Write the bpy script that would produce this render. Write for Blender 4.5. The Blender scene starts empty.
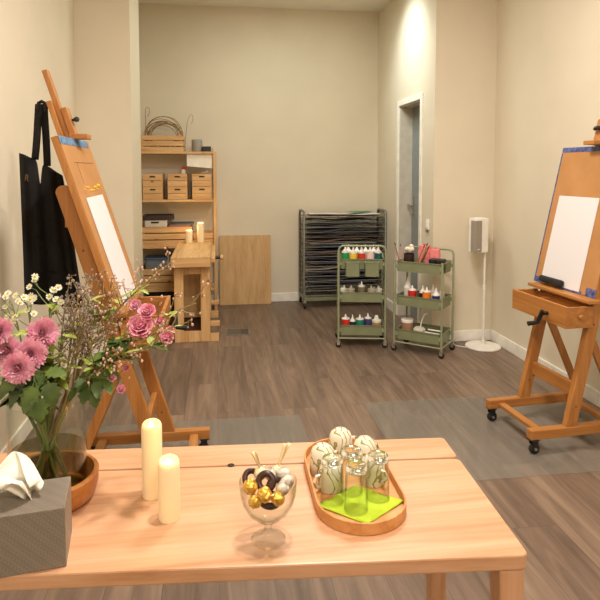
import bpy, math, random
from mathutils import Vector, Matrix
random.seed(7)
PI = math.pi
SC = bpy.context.scene
COL = SC.collection
R = math.radians

# ------------------------------------------------------------------ camera
F, PX, PY, H, YAW, PIT = 590.0, 300.0, 208.0, 1.37, R(8.1), R(3.7)
cd = bpy.data.cameras.new('camera'); cam = bpy.data.objects.new('camera', cd); COL.objects.link(cam)
cam.location = (0, 0, H); cam.rotation_euler = (PI/2 - PIT, 0, -YAW)
cd.sensor_width = 36; cd.lens = F/600*36; cd.shift_y = -(300-PY)/600; cd.clip_start = .02
SC.camera = cam
_f = Vector((math.sin(YAW)*math.cos(PIT), math.cos(YAW)*math.cos(PIT), -math.sin(PIT)))
_r = Vector((math.cos(YAW), -math.sin(YAW), 0)); _u = _r.cross(_f)
def at(px, py, Y):
    "room point seen at a picture position, at room depth Y"
    d = _f + _r*((px-PX)/F) - _u*((py-PY)/F)
    return Vector((0, 0, H)) + d*(Y/d.y)

# ------------------------------------------------------------------ mesh builder
class MB:
    def __init__(s): s.v = []; s.f = []
    def add(s, vs, fs, M=None):
        n = len(s.v)
        s.v += [tuple(M @ Vector(p)) if M else tuple(p) for p in vs]
        s.f += [tuple(i+n for i in f) for f in fs]
        return s
    def box(s, a, b, M=None):
        x0,y0,z0 = a; x1,y1,z1 = b
        return s.add([(x0,y0,z0),(x1,y0,z0),(x1,y1,z0),(x0,y1,z0),(x0,y0,z1),(x1,y0,z1),(x1,y1,z1),(x0,y1,z1)],
              [(3,2,1,0),(4,5,6,7),(0,1,5,4),(1,2,6,5),(2,3,7,6),(3,0,4,7)], M)
    def bar(s, p0, p1, w, d, up=(0,1,0)):
        "rectangular bar from p0 to p1; d measured along 'up', w across it"
        p0 = Vector(p0); p1 = Vector(p1); t = (p1-p0).normalized(); u = Vector(up)
        a = t.cross(u).normalized(); b = a.cross(t).normalized()
        vs = []
        for p in (p0, p1):
            for (i, j) in ((-1,-1),(1,-1),(1,1),(-1,1)): vs.append(p + a*(i*w/2) + b*(j*d/2))
        return s.add(vs, [(3,2,1,0),(4,5,6,7),(0,1,5,4),(1,2,6,5),(2,3,7,6),(3,0,4,7)])
    def tube(s, pts, r, n=8, cap=True):
        pts = [Vector(p) for p in pts]; N = len(pts)
        rs = r if isinstance(r, (list, tuple)) else [r]*N
        ref = None; vs = []; fs = []
        for i, p in enumerate(pts):
            t = (pts[min(i+1, N-1)] - pts[max(i-1, 0)])
            t = t.normalized() if t.length > 1e-9 else Vector((0,0,1))
            if ref is None:
                ref = Vector((1,0,0)) if abs(t.x) < .8 else Vector((0,1,0))
            ref = (ref - t*ref.dot(t))
            ref = ref.normalized() if ref.length > 1e-6 else t.orthogonal().normalized()
            q = t.cross(ref)
            for k in range(n):
                a = 2*PI*k/n; vs.append(p + ref*(math.cos(a)*rs[i]) + q*(math.sin(a)*rs[i]))
        for i in range(N-1):
            for k in range(n):
                k2 = (k+1) % n; fs.append((i*n+k, i*n+k2, (i+1)*n+k2, (i+1)*n+k))
        if cap: fs.append(tuple(range(n-1, -1, -1))); fs.append(tuple((N-1)*n+k for k in range(n)))
        return s.add(vs, fs)
    def lathe(s, prof, n=24, M=None, c=(0,0,0), closed=False):
        "profile of (r, z); r=0 ends close it; closed joins last to first"
        vs = []; fs = []; rows = []
        for (r, z) in prof:
            if r < 1e-7: rows.append([len(vs)]); vs.append((c[0], c[1], c[2]+z))
            else:
                rows.append([len(vs)+k for k in range(n)])
                vs += [(c[0]+r*math.cos(2*PI*k/n), c[1]+r*math.sin(2*PI*k/n), c[2]+z) for k in range(n)]
        pairs = list(zip(rows, rows[1:])) + ([(rows[-1], rows[0])] if closed else [])
        for a, b in pairs:
            for k in range(n):
                k2 = (k+1) % n
                if len(a) == 1 and len(b) == 1: continue
                if len(a) == 1: fs.append((a[0], b[k2], b[k]))
                elif len(b) == 1: fs.append((a[k], a[k2], b[0]))
                else: fs.append((a[k], a[k2], b[k2], b[k]))
        return s.add(vs, fs, M)
    def cyl(s, c, r, h, n=20, M=None): return s.lathe([(0,0),(r,0),(r,h),(0,h)], n, M, c)
    def ball(s, c, r, n=8, sq=1.0):
        m = max(4, n//2+1)
        return s.lathe([(r*math.sin(PI*i/m) if 0 < i < m else 0, -r*sq*math.cos(PI*i/m)) for i in range(m+1)], n, None, c)
    def prism(s, poly, z0, z1, M=None):
        n = len(poly)
        return s.add([(x,y,z0) for x,y in poly]+[(x,y,z1) for x,y in poly],
              [tuple(range(n-1,-1,-1)), tuple(range(n,2*n))]+[(i,(i+1)%n,n+(i+1)%n,n+i) for i in range(n)], M)
    def ringprism(s, outer, inner, z0, z1):
        n = len(outer); vs = [(x,y,z) for z in (z0,z1) for P in (outer,inner) for x,y in P]; fs = []
        for i in range(n):
            j = (i+1) % n
            fs += [(i,j,2*n+j,2*n+i), (n+j,n+i,3*n+i,3*n+j), (2*n+i,2*n+j,3*n+j,3*n+i), (n+i,n+j,j,i)]
        return s.add(vs, fs)
    def grid(s, fn, nu, nv):
        vs = [fn(i/nu, j/nv) for j in range(nv+1) for i in range(nu+1)]; w = nu+1
        return s.add(vs, [(j*w+i, j*w+i+1, (j+1)*w+i+1, (j+1)*w+i) for j in range(nv) for i in range(nu)])
    def build(s, name, mat, parent=None, smooth=False, bev=0, solid=0, loc=None, sub=0):
        me = bpy.data.meshes.new(name); me.from_pydata([tuple(p) for p in s.v], [], s.f); me.update()
        o = bpy.data.objects.new(name, me); COL.objects.link(o)
        me.materials.append(mat)
        if parent is not None: o.parent = parent
        if loc is not None: o.location = loc
        if smooth:
            for p in me.polygons: p.use_smooth = True
            try: me.set_sharp_from_angle(angle=R(42))
            except Exception: pass
        if sub:
            m = o.modifiers.new('subdivide', 'SUBSURF'); m.levels = m.render_levels = sub
        if solid:
            m = o.modifiers.new('thickness', 'SOLIDIFY'); m.thickness = solid; m.offset = 0
        if bev:
            m = o.modifiers.new('soft_edge', 'BEVEL'); m.width = bev; m.segments = 2; m.limit_method = 'ANGLE'
        return o
def B(a, b): return MB().box(a, b)
def tag(o, label, cat, group=None, kind=None):
    o['label'] = label
    if cat: o['category'] = cat
    if group: o['group'] = group
    if kind: o['kind'] = kind
    return o
def thing(name, label, cat, loc=(0,0,0), rz=0, group=None):
    o = bpy.data.objects.new(name, None); COL.objects.link(o); o.empty_display_size = .05
    o.location = loc; o.rotation_euler = (0, 0, rz)
    return tag(o, label, cat, group)
def struct(name, mb, mat, bev=0, parent=None):
    o = mb.build(name, mat, parent, bev=bev); o['kind'] = 'structure'; return o
def dup(root, loc, rz, label, group=None):
    r = root.copy(); COL.objects.link(r); r.location = loc; r.rotation_euler = (0,0,rz); r['label'] = label
    if group: r['group'] = group
    for ch in list(root.children):
        c = ch.copy(); COL.objects.link(c); c.parent = r
        for g in list(ch.children):
            d = g.copy(); COL.objects.link(d); d.parent = c
    return r
def rpoly(x0, y0, x1, y1, r, n=8):
    P = []
    for cx, cy, a0 in ((x1-r,y1-r,0),(x0+r,y1-r,90),(x0+r,y0+r,180),(x1-r,y0+r,270)):
        for k in range(n+1):
            a = R(a0+90*k/n); P.append((cx+r*math.cos(a), cy+r*math.sin(a)))
    return P
def rquad(Q, r, n=6):
    P = []; N = len(Q)
    for i in range(N):
        p = Vector(Q[i]); a = (Vector(Q[i-1])-p).normalized(); b = (Vector(Q[(i+1)%N])-p).normalized()
        A = p+a*r; Bq = p+b*r
        for k in range(n+1):
            t = k/n; P.append(tuple(A*(1-t)**2 + p*2*t*(1-t) + Bq*t*t))
    return P

# ------------------------------------------------------------------ materials
def lin(c): return tuple((x/12.92 if x <= .04045 else ((x+.055)/1.055)**2.4) for x in c)
def rgb(r, g, b): return lin((r/255, g/255, b/255)) + (1,)
def base(name, color, rough=.5, metal=0, **kw):
    m = bpy.data.materials.new(name); m.use_nodes = True
    b = m.node_tree.nodes['Principled BSDF']
    b.inputs['Base Color'].default_value = color; b.inputs['Roughness'].default_value = rough; b.inputs['Metallic'].default_value = metal
    for k, v in kw.items(): b.inputs[k].default_value = v
    return m
def nd(m, t, **kw):
    n = m.node_tree.nodes.new(t)
    for k, v in kw.items():
        if k in n.inputs: n.inputs[k].default_value = v
        else: setattr(n, k, v)
    return n
def lk(m, a, b): m.node_tree.links.new(a, b)
def mottled(name, c1, c2, scale=8, rough=.6, bump=0, metal=0, stretch=(1,1,1), detail=4, **kw):
    "two-tone noise surface"
    m = base(name, c1, rough, metal, **kw); b = m.node_tree.nodes['Principled BSDF']
    tc = nd(m, 'ShaderNodeTexCoord'); mp = nd(m, 'ShaderNodeMapping'); mp.inputs['Scale'].default_value = stretch
    lk(m, tc.outputs['Object'], mp.inputs[0])
    n = nd(m, 'ShaderNodeTexNoise', Scale=scale, Detail=detail); lk(m, mp.outputs[0], n.inputs[0])
    cr = nd(m, 'ShaderNodeValToRGB'); cr.color_ramp.elements[0].position = .35; cr.color_ramp.elements[1].position = .68
    cr.color_ramp.elements[0].color = c1; cr.color_ramp.elements[1].color = c2
    lk(m, n.outputs['Fac'], cr.inputs[0]); lk(m, cr.outputs[0], b.inputs['Base Color'])
    if bump:
        bp = nd(m, 'ShaderNodeBump', Strength=bump, Distance=.002); lk(m, n.outputs['Fac'], bp.inputs['Height']); lk(m, bp.outputs[0], b.inputs['Normal'])
    return m
_w = {}
def wood(kind, axis='x'):
    "grain runs along the given object axis"
    if (kind, axis) in _w: return _w[kind, axis]
    c1, c2, c3, rough, knots = {
        'ash':   (rgb(208,163,128), rgb(196,149,110), rgb(178,128,88), .38, 0),
        'beech': (rgb(186,129,69), rgb(172,113,54), rgb(152,95,42), .42, 0),
        'pine':  (rgb(226,188,136), rgb(212,168,112), rgb(190,138,84), .55, 1),
        'ply':   (rgb(214,178,128), rgb(203,163,112), rgb(188,146,96), .6, 0),
        'teak':  (rgb(190,132,68), rgb(172,108,50), rgb(146,86,36), .4, 0),
        'tray':  (rgb(214,158,100), rgb(200,140,82), rgb(180,120,66), .4, 0),
    }[kind]
    m = base('wood_'+kind+'_'+axis, c1, rough); b = m.node_tree.nodes['Principled BSDF']
    tc = nd(m, 'ShaderNodeTexCoord'); oi = nd(m, 'ShaderNodeObjectInfo'); ad = nd(m, 'ShaderNodeVectorMath', operation='ADD')
    sc = nd(m, 'ShaderNodeVectorMath', operation='SCALE'); sc.inputs['Scale'].default_value = 7.0
    lk(m, oi.outputs['Random'], sc.inputs[0]); lk(m, tc.outputs['Object'], ad.inputs[0]); lk(m, sc.outputs[0], ad.inputs[1])
    mp = nd(m, 'ShaderNodeMapping'); s = [14, 14, 14]; s['xyz'.index(axis)] = 1.1; mp.inputs['Scale'].default_value = s
    lk(m, ad.outputs[0], mp.inputs[0])
    n1 = nd(m, 'ShaderNodeTexNoise', Scale=1.6, Detail=5, Roughness=.6, Distortion=.6); lk(m, mp.outputs[0], n1.inputs[0])
    mp2 = nd(m, 'ShaderNodeMapping'); s2 = [120, 120, 120]; s2['xyz'.index(axis)] = 4; mp2.inputs['Scale'].default_value = s2
    lk(m, ad.outputs[0], mp2.inputs[0])
    n2 = nd(m, 'ShaderNodeTexNoise', Scale=1.0, Detail=3); lk(m, mp2.outputs[0], n2.inputs[0])
    mx = nd(m, 'ShaderNodeMix', data_type='FLOAT'); mx.inputs[0].default_value = .28
    lk(m, n1.outputs['Fac'], mx.inputs[2]); lk(m, n2.outputs['Fac'], mx.inputs[3])
    cr = nd(m, 'ShaderNodeValToRGB'); e = cr.color_ramp.elements
    e[0].position = .33; e[0].color = c3; e[1].position = .66; e[1].color = c1
    k = e.new(.48); k.color = c2
    lk(m, mx.outputs[0], cr.inputs[0]); out = cr.outputs[0]
    if knots:
        mp3 = nd(m, 'ShaderNodeMapping'); s3 = [9, 9, 9]; s3['xyz'.index(axis)] = 6; mp3.inputs['Scale'].default_value = s3
        lk(m, ad.outputs[0], mp3.inputs[0])
        vo = nd(m, 'ShaderNodeTexVoronoi', Scale=1.0); lk(m, mp3.outputs[0], vo.inputs['Vector'])
        c5 = nd(m, 'ShaderNodeValToRGB'); c5.color_ramp.elements[0].position = .05; c5.color_ramp.elements[0].color = (1,1,1,1)
        c5.color_ramp.elements[1].position = .13; c5.color_ramp.elements[1].color = (0,0,0,1)
        lk(m, vo.outputs['Distance'], c5.inputs[0])
        m3 = nd(m, 'ShaderNodeMix', data_type='RGBA'); lk(m, c5.outputs[0], m3.inputs[0]); lk(m, out, m3.inputs[6]); m3.inputs[7].default_value = rgb(140,88,48)
        out = m3.outputs[2]
    lk(m, out, b.inputs['Base Color'])
    bp = nd(m, 'ShaderNodeBump', Strength=.12, Distance=.001); lk(m, n2.outputs['Fac'], bp.inputs['Height']); lk(m, bp.outputs[0], b.inputs['Normal'])
    _w[kind, axis] = m; return m
def plain(name, r, g, b_, rough=.5, metal=0, **kw): return mottled(name, rgb(r,g,b_), rgb(min(255,r*1.06),min(255,g*1.06),min(255,b_*1.06)), 14, rough, 0, metal, **kw)
def glass(name, tint=(1,1,1,1), edge=(.62,.67,.60,1), gloss=.85, basis=.022):
    "thin clear glass: straight-through, deeper in tone and mirror-like where seen at a grazing angle"
    m = bpy.data.materials.new(name); m.use_nodes = True; nt = m.node_tree; nt.nodes.remove(nt.nodes['Principled BSDF']); out = nt.nodes['Material Output']
    fc = nd(m, 'ShaderNodeLayerWeight', Blend=.5)
    p3 = nd(m, 'ShaderNodeMath', operation='POWER'); p3.inputs[1].default_value = 3.0; lk(m, fc.outputs['Facing'], p3.inputs[0])
    mc = nd(m, 'ShaderNodeMix', data_type='RGBA'); mc.inputs[6].default_value = tint; mc.inputs[7].default_value = edge; lk(m, p3.outputs[0], mc.inputs[0])
    tr = nd(m, 'ShaderNodeBsdfTransparent'); lk(m, mc.outputs[2], tr.inputs[0])
    gl = nd(m, 'ShaderNodeBsdfGlossy'); gl.inputs['Roughness'].default_value = .03
    p5 = nd(m, 'ShaderNodeMath', operation='POWER'); p5.inputs[1].default_value = 4.5; lk(m, fc.outputs['Facing'], p5.inputs[0])
    fr = nd(m, 'ShaderNodeMath', operation='MULTIPLY_ADD'); fr.inputs[1].default_value = gloss; fr.inputs[2].default_value = basis; lk(m, p5.outputs[0], fr.inputs[0])
    m1 = nd(m, 'ShaderNodeMixShader'); lk(m, fr.outputs[0], m1.inputs[0]); lk(m, tr.outputs[0], m1.inputs[1]); lk(m, gl.outputs[0], m1.inputs[2])
    lk(m, m1.outputs[0], out.inputs[0]); return m

# floor: grey-brown planks running away from the table
def floor_mat():
    m = base('grey_brown_planks', rgb(110,95,82), .42); b = m.node_tree.nodes['Principled BSDF']
    tc = nd(m, 'ShaderNodeTexCoord'); sp = nd(m, 'ShaderNodeSeparateXYZ'); cb = nd(m, 'ShaderNodeCombineXYZ')
    lk(m, tc.outputs['Object'], sp.inputs[0]); lk(m, sp.outputs['Y'], cb.inputs['X']); lk(m, sp.outputs['X'], cb.inputs['Y'])
    br = nd(m, 'ShaderNodeTexBrick', Scale=1.0); br.inputs['Brick Width'].default_value = 1.25; br.inputs['Row Height'].default_value = .185
    br.inputs['Mortar Size'].default_value = .0012; br.inputs['Mortar Smooth'].default_value = .3
    br.inputs['Color1'].default_value = (0,0,0,1); br.inputs['Color2'].default_value = (1,1,1,1); br.inputs['Mortar'].default_value = (.3,.3,.3,1); br.offset = .37
    lk(m, cb.outputs[0], br.inputs['Vector'])
    mp = nd(m, 'ShaderNodeMapping'); mp.inputs['Scale'].default_value = (16, 1.3, 1); lk(m, tc.outputs['Object'], mp.inputs[0])
    add = nd(m, 'ShaderNodeVectorMath', operation='ADD'); lk(m, mp.outputs[0], add.inputs[0])
    s = nd(m, 'ShaderNodeVectorMath', operation='SCALE'); s.inputs['Scale'].default_value = 5; lk(m, br.outputs['Color'], s.inputs[0]); lk(m, s.outputs[0], add.inputs[1])
    n = nd(m, 'ShaderNodeTexNoise', Scale=1.1, Detail=6, Roughness=.62, Distortion=.8); lk(m, add.outputs[0], n.inputs[0])
    mx = nd(m, 'ShaderNodeMix', data_type='FLOAT'); mx.inputs[0].default_value = .16; lk(m, n.outputs['Fac'], mx.inputs[2]); lk(m, br.outputs['Color'], mx.inputs[3])
    cr = nd(m, 'ShaderNodeValToRGB'); e = cr.color_ramp.elements
    e[0].position = .28; e[0].color = rgb(88,72,59); e[1].position = .7; e[1].color = rgb(146,123,103); k = e.new(.47); k.color = rgb(116,96,81)
    lk(m, mx.outputs[0], cr.inputs[0])
    mo = nd(m, 'ShaderNodeMix', data_type='RGBA'); lk(m, br.outputs['Fac'], mo.inputs[0]); lk(m, cr.outputs[0], mo.inputs[6]); mo.inputs[7].default_value = rgb(80,68,58)
    lk(m, mo.outputs[2], b.inputs['Base Color'])
    bp = nd(m, 'ShaderNodeBump', Strength=.1, Distance=.001); lk(m, n.outputs['Fac'], bp.inputs['Height']); lk(m, bp.outputs[0], b.inputs['Normal'])
    return m
M_FLOOR = floor_mat()
M_WALL = mottled('painted_plaster', rgb(222,211,188), rgb(226,215,192), 3, .85, .05)
M_CEIL = mottled('ceiling_paint', rgb(240,234,220), rgb(243,238,224), 3, .9)
M_WHITE = plain('white_paint', 236,232,222, .45)
M_DOOR = plain('grey_door_paint', 128,134,132, .4)
M_REVEAL = plain('door_reveal_paint', 196,188,172, .6)
M_STEEL = mottled('brushed_steel', rgb(178,174,164), rgb(200,196,186), 40, .32, 0, .9, (1,1,10))
M_RACK = mottled('grey_rack_metal', rgb(120,120,112), rgb(140,140,132), 30, .42, 0, .35)
M_GREEN = plain('sage_green_steel', 124,130,98, .42)
M_GREENL = plain('sage_green_tube', 142,148,116, .4)
M_BLACK = plain('black_plastic', 22,22,22, .4)
M_RUBBER = plain('black_rubber', 26,25,24, .6)
M_BLACKCLOTH = mottled('black_cloth', rgb(10,10,9), rgb(19,18,16), 60, .85, .3)
M_CARD = mottled('brown_cardboard', rgb(172,122,68), rgb(184,132,78), 6, .8, .05)
M_PAPER = base('white_drawing_paper', rgb(220,215,214), .75)
M_TAPE = mottled('blue_masking_tape', rgb(56,92,128), rgb(120,156,184), 45, .6, 0)
M_TAPE2 = mottled('indigo_masking_tape', rgb(38,46,104), rgb(104,114,160), 45, .6, 0)
M_YELLOW = plain('yellow_paint_smear', 244,190,40, .6)
M_PENCIL = plain('pencil_line', 96,66,40, .8)
M_CRATE = wood('pine', 'x')
M_DARK = plain('dark_slot', 38,28,22, .8)
M_GLASS = glass('clear_glass', (.975,.985,.97,1))
M_WATER = glass('vase_water', (.70,.66,.47,1), (.5,.46,.32,1), .3, .03)
M_THICK = base('thick_glass_base', (.93,.97,.92,1), .02, 0, **{'Transmission Weight':1.0, 'IOR':1.45})
M_TISSUE = plain('white_tissue', 246,238,224, .9)
M_WAX = base('ivory_wax', rgb(238,218,176), .5, 0)
_b = M_WAX.node_tree.nodes['Principled BSDF']; _b.inputs['Subsurface Weight'].default_value = .5; _b.inputs['Subsurface Radius'].default_value = (.02,.012,.006); _b.inputs['Subsurface Scale'].default_value = .6
_b.inputs['Emission Color'].default_value = (1,.70,.36,1); _b.inputs['Emission Strength'].default_value = .10
M_FLAME = base('warm_flame_light', rgb(255,220,140), .4); _b = M_FLAME.node_tree.nodes['Principled BSDF']
_b.inputs['Emission Color'].default_value = (1,.72,.32,1); _b.inputs['Emission Strength'].default_value = 2.2
M_GREYPL = plain('grey_plastic', 150,146,136, .5)
M_GOLD = mottled('crinkled_gold_foil', rgb(214,160,50), rgb(250,214,110), 180, .3, 1.0, .75)
M_CHOC = plain('dark_chocolate', 58,30,20, .35)
M_STRIPE = mottled('grey_cream_swirl', rgb(236,224,202), rgb(110,96,82), 95, .4, 0, 0, (1,1,.3))
M_CREAM = plain('cream_wrapper', 236,214,170, .4)
M_CUP = None
def cup_mat():
    m = base('patterned_porcelain', rgb(226,214,190), .25); b = m.node_tree.nodes['Principled BSDF']
    tc = nd(m, 'ShaderNodeTexCoord'); n = nd(m, 'ShaderNodeTexNoise', Scale=20, Detail=1); lk(m, tc.outputs['Object'], n.inputs[0])
    w = nd(m, 'ShaderNodeTexWave', Scale=26, Distortion=11.0, Detail=2.0); w.inputs['Detail Scale'].default_value = 1.2; lk(m, tc.outputs['Object'], w.inputs[0])
    cr = nd(m, 'ShaderNodeValToRGB'); e = cr.color_ramp.elements; e[0].position = .03; e[0].color = rgb(136,136,84); e[1].position = .15; e[1].color = rgb(226,215,192)
    lk(m, w.outputs['Fac'], cr.inputs[0]); lk(m, cr.outputs[0], b.inputs['Base Color']); return m
M_CUP = cup_mat()
M_NAPKIN = mottled('lime_paper_napkin', rgb(168,192,30), rgb(182,204,44), 30, .85, .2)
M_STEM = mottled('green_stem', rgb(96,116,52), rgb(120,136,66), 30, .6)
M_TWIG = mottled('brown_twig', rgb(124,106,64), rgb(148,128,80), 30, .7)
M_LEAF = mottled('green_leaf', rgb(54,74,26), rgb(88,110,42), 30, .5)
M_LEAF2 = mottled('light_green_leaf', rgb(136,150,56), rgb(168,178,84), 30, .55)
M_MUM = mottled('pink_mum_petal', rgb(220,136,162), rgb(243,190,204), 60, .6)
M_ROSE = mottled('rose_pink_petal', rgb(228,132,158), rgb(246,184,198), 50, .6)
M_WAXFL = mottled('pale_pink_bud', rgb(196,150,132), rgb(228,192,176), 60, .6)
M_STAT = mottled('grey_purple_bud', rgb(122,108,108), rgb(164,150,142), 60, .7)
M_DAISY = plain('daisy_petal', 214,212,192, .6)
M_DEYE = plain('daisy_eye', 206,190,70, .7)
def mat_sheet():
    m = base('clear_floor_sheet', rgb(160,158,148), .07, 0, **{'Alpha':.2, 'IOR':1.6}); return m
M_SHEET = mat_sheet()

# ------------------------------------------------------------------ the room
XL, XR, XP, YB, YR, ZC = -.985, 2.19, 1.69, 6.06, 4.43, 3.0
struct('floor', B((-1.4,-2.7,-.06),(2.6,6.3,0)), M_FLOOR)
struct('ceiling', B((-1.4,-2.7,ZC),(2.6,6.3,ZC+.06)), M_CEIL)
struct('wall_left', B((XL-.1,-2.7,0),(XL,6.2,ZC)), M_WALL)
struct('wall_right', B((XR,-2.7,0),(XR+.1,YR,ZC)), M_WALL)
struct('wall_behind', B((XL,-2.7,0),(XR,-2.6,ZC)), M_WALL)
struct('wall_back', B((XL,YB,0),(2.5,YB+.1,ZC)), M_WALL)
struct('wall_partition', B((XL,YR,0),(-.602,4.955,ZC)), M_WALL)
DY0, DY1, DZ = 4.745, 5.32, 1.955
wp = MB(); wp.box((XP,YR,0),(2.45,DY0,ZC)); wp.box((XP,DY1,0),(2.45,YB,ZC)); wp.box((XP,DY0,DZ),(2.45,DY1,ZC))
struct('wall_passage', wp, M_WALL)
rv = MB(); rv.box((XP+.003,DY1-.012,0),(1.85,DY1,DZ)); rv.box((XP+.003,DY0,0),(1.85,DY0+.012,DZ)); rv.box((XP+.003,DY0,DZ-.012),(1.85,DY1,DZ))
struct('trim_1', rv, M_REVEAL)
cs = MB(); w_ = .05
cs.box((XP-.012,DY1,0),(XP,DY1+w_,DZ+w_)); cs.box((XP-.012,DY0-w_,0),(XP,DY0,DZ+w_)); cs.box((XP-.012,DY0,DZ),(XP,DY1,DZ+w_))
struct('trim_2', cs, M_WHITE, .003)
dr = struct('door_1', B((1.81,DY0+.012,.005),(1.85,DY1-.012,DZ-.012)), M_DOOR)
hx, hy = 1.81, DY1-.05
pl = MB(); pl.box((hx-.008,hy-.018,.93),(hx,hy+.018,1.13)); pl.build('handle_plate', M_STEEL, dr, bev=.003)
hd = MB(); hd.tube([(hx-.008,hy,1.045),(hx-.045,hy,1.045),(hx-.052,hy-.012,1.045),(hx-.052,hy-.115,1.045)], .0095, 10); hd.build('door_handle', M_STEEL, dr, True)
kc = MB(); kc.tube([(hx-.004,hy,.965),(hx-.015,hy,.965)], .010, 10); kc.build('key_cylinder', M_STEEL, dr, True)
bh, bt = .088, .012
def skirt(name, a, b): struct(name, B(a, b), M_WHITE, .003)
skirt('baseboard_left', (XL,-2.6,0),(XL+bt,YR,bh))
skirt('baseboard_right', (XR-bt,-2.6,0),(XR,YR-bt,bh))
skirt('baseboard_return', (XP,YR-bt,0),(XR,YR,bh))
skirt('baseboard_back', (XL,YB-bt,0),(XP-bt,YB,bh))
bp_ = MB(); bp_.box((XP-bt,YR-bt,0),(XP,DY0-w_,bh)); bp_.box((XP-bt,DY1+w_,0),(XP,YB,bh))
struct('baseboard_passage', bp_, M_WHITE, .003)
bq = MB(); bq.box((XL+bt,YR-bt,0),(-.602,YR,bh)); bq.box((-.602,YR-bt,0),(-.602+bt,4.955,bh))
struct('baseboard_partition', bq, M_WHITE, .003)
# switch beside the door
sw = thing('light_switch', 'white light switch on the wall strip beside the grey door', 'switch', (XP,4.545,.93))
B((-.012,-.028,-.04),(0,.028,.04)).build('switch_plate', M_WHITE, sw, bev=.003)
B((-.018,-.018,-.026),(-.012,.018,.026)).build('rocker', M_WHITE, sw, bev=.002)
B((-.02,-.012,-.062),(-.004,.010,-.04)).build('tag', plain('grey_tag',120,116,106), sw, bev=.002)
# floor socket cover
fb = thing('floor_socket_box', 'grey rectangular socket cover set in the plank floor', 'floor socket', (.172,4.94,0), R(-2))
MB().ringprism(rpoly(-.1,-.095,.1,.095,.008,3), rpoly(-.09,-.085,.09,.085,.006,3), .0005,.006).build('socket_frame', M_RACK, fb)
B((-.09,-.085,.0005),(.02,.085,.004)).build('socket_lid', plain('floor_lid',92,84,76), fb)
B((.022,-.085,.0005),(.09,.085,.004)).build('cable_flap', plain('floor_flap',70,64,58), fb)

# clear protective sheets on the floor
for (x0,y0,x1,y1,lab) in ((-.80,2.25,.452,3.19,'clear floor protection sheet under the easel with the black apron'),
                          (.845,2.385,2.12,3.30,'clear floor protection sheet under the easel with the open drawer')):
    o = MB().prism(rpoly(x0,y0,x1,y1,.01,3), .001, .003).build('floor_sheet', M_SHEET); tag(o, lab, 'floor mat')

# ------------------------------------------------------------------ table
QT = [(.504,.866),(.527,1.295),(-.633,1.372),(-.672,.963)]
zt = .74
tb = thing('side_table', 'pale ash wood table with rounded corners and slotted back strip', 'table', (0,0,0))
def tl(t): # points across the top's depth on the right and left edges
    a = Vector(QT[0]).lerp(Vector(QT[1]), t); b = Vector(QT[3]).lerp(Vector(QT[2]), t); return a, b
a0,b0 = tl(0); a1,b1 = tl(.764); a2,b2 = tl(.776); a3,b3 = tl(1)
WT = wood('ash','x')
MB().prism(rquad([tuple(a0),tuple(a1),tuple(b1),tuple(b0)], .016), zt-.026, zt).build('table_top', WT, tb, bev=.003)
m = MB(); m.prism(rquad([tuple(a2),tuple(a3),tuple(b3),tuple(b2)], .012), zt-.026, zt); m.build('back_strip', WT, tb, bev=.003)
m = MB(); c0 = a0.lerp(a3,.5)
m.bar((a1.x-.03,a1.y+.0,zt-.05),(b1.x+.03,b1.y,zt-.05), .045, .02, (0,0,1)); m.build('rail', WT, tb)
n_ = MB(); gx = b1.lerp(a1,.6); n_.cyl((gx.x-.03,gx.y+.004,zt+.0002), .0075, .0008, 16); n_.build('cable_notch', M_DARK, tb)
def tleg(x,y,dx,dy):
    l = MB(); l.add([(x-.022,y-.022,zt-.026),(x+.022,y-.022,zt-.026),(x+.022,y+.022,zt-.026),(x-.022,y+.022,zt-.026),
        (x-.016+dx,y-.016+dy,0),(x+.016+dx,y-.016+dy,0),(x+.016+dx,y+.016+dy,0),(x-.016+dx,y+.016+dy,0)],
        [(0,1,2,3),(7,6,5,4),(0,4,5,1),(1,5,6,2),(2,6,7,3),(3,7,4,0)])
    l.build('leg', wood('ash','z'), tb, bev=.005)
tleg(.478,.895,.02,-.012); tleg(.492,1.262,.03,.03); tleg(-.60,1.325,-.03,.03); tleg(-.635,.995,-.03,-.012)

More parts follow.
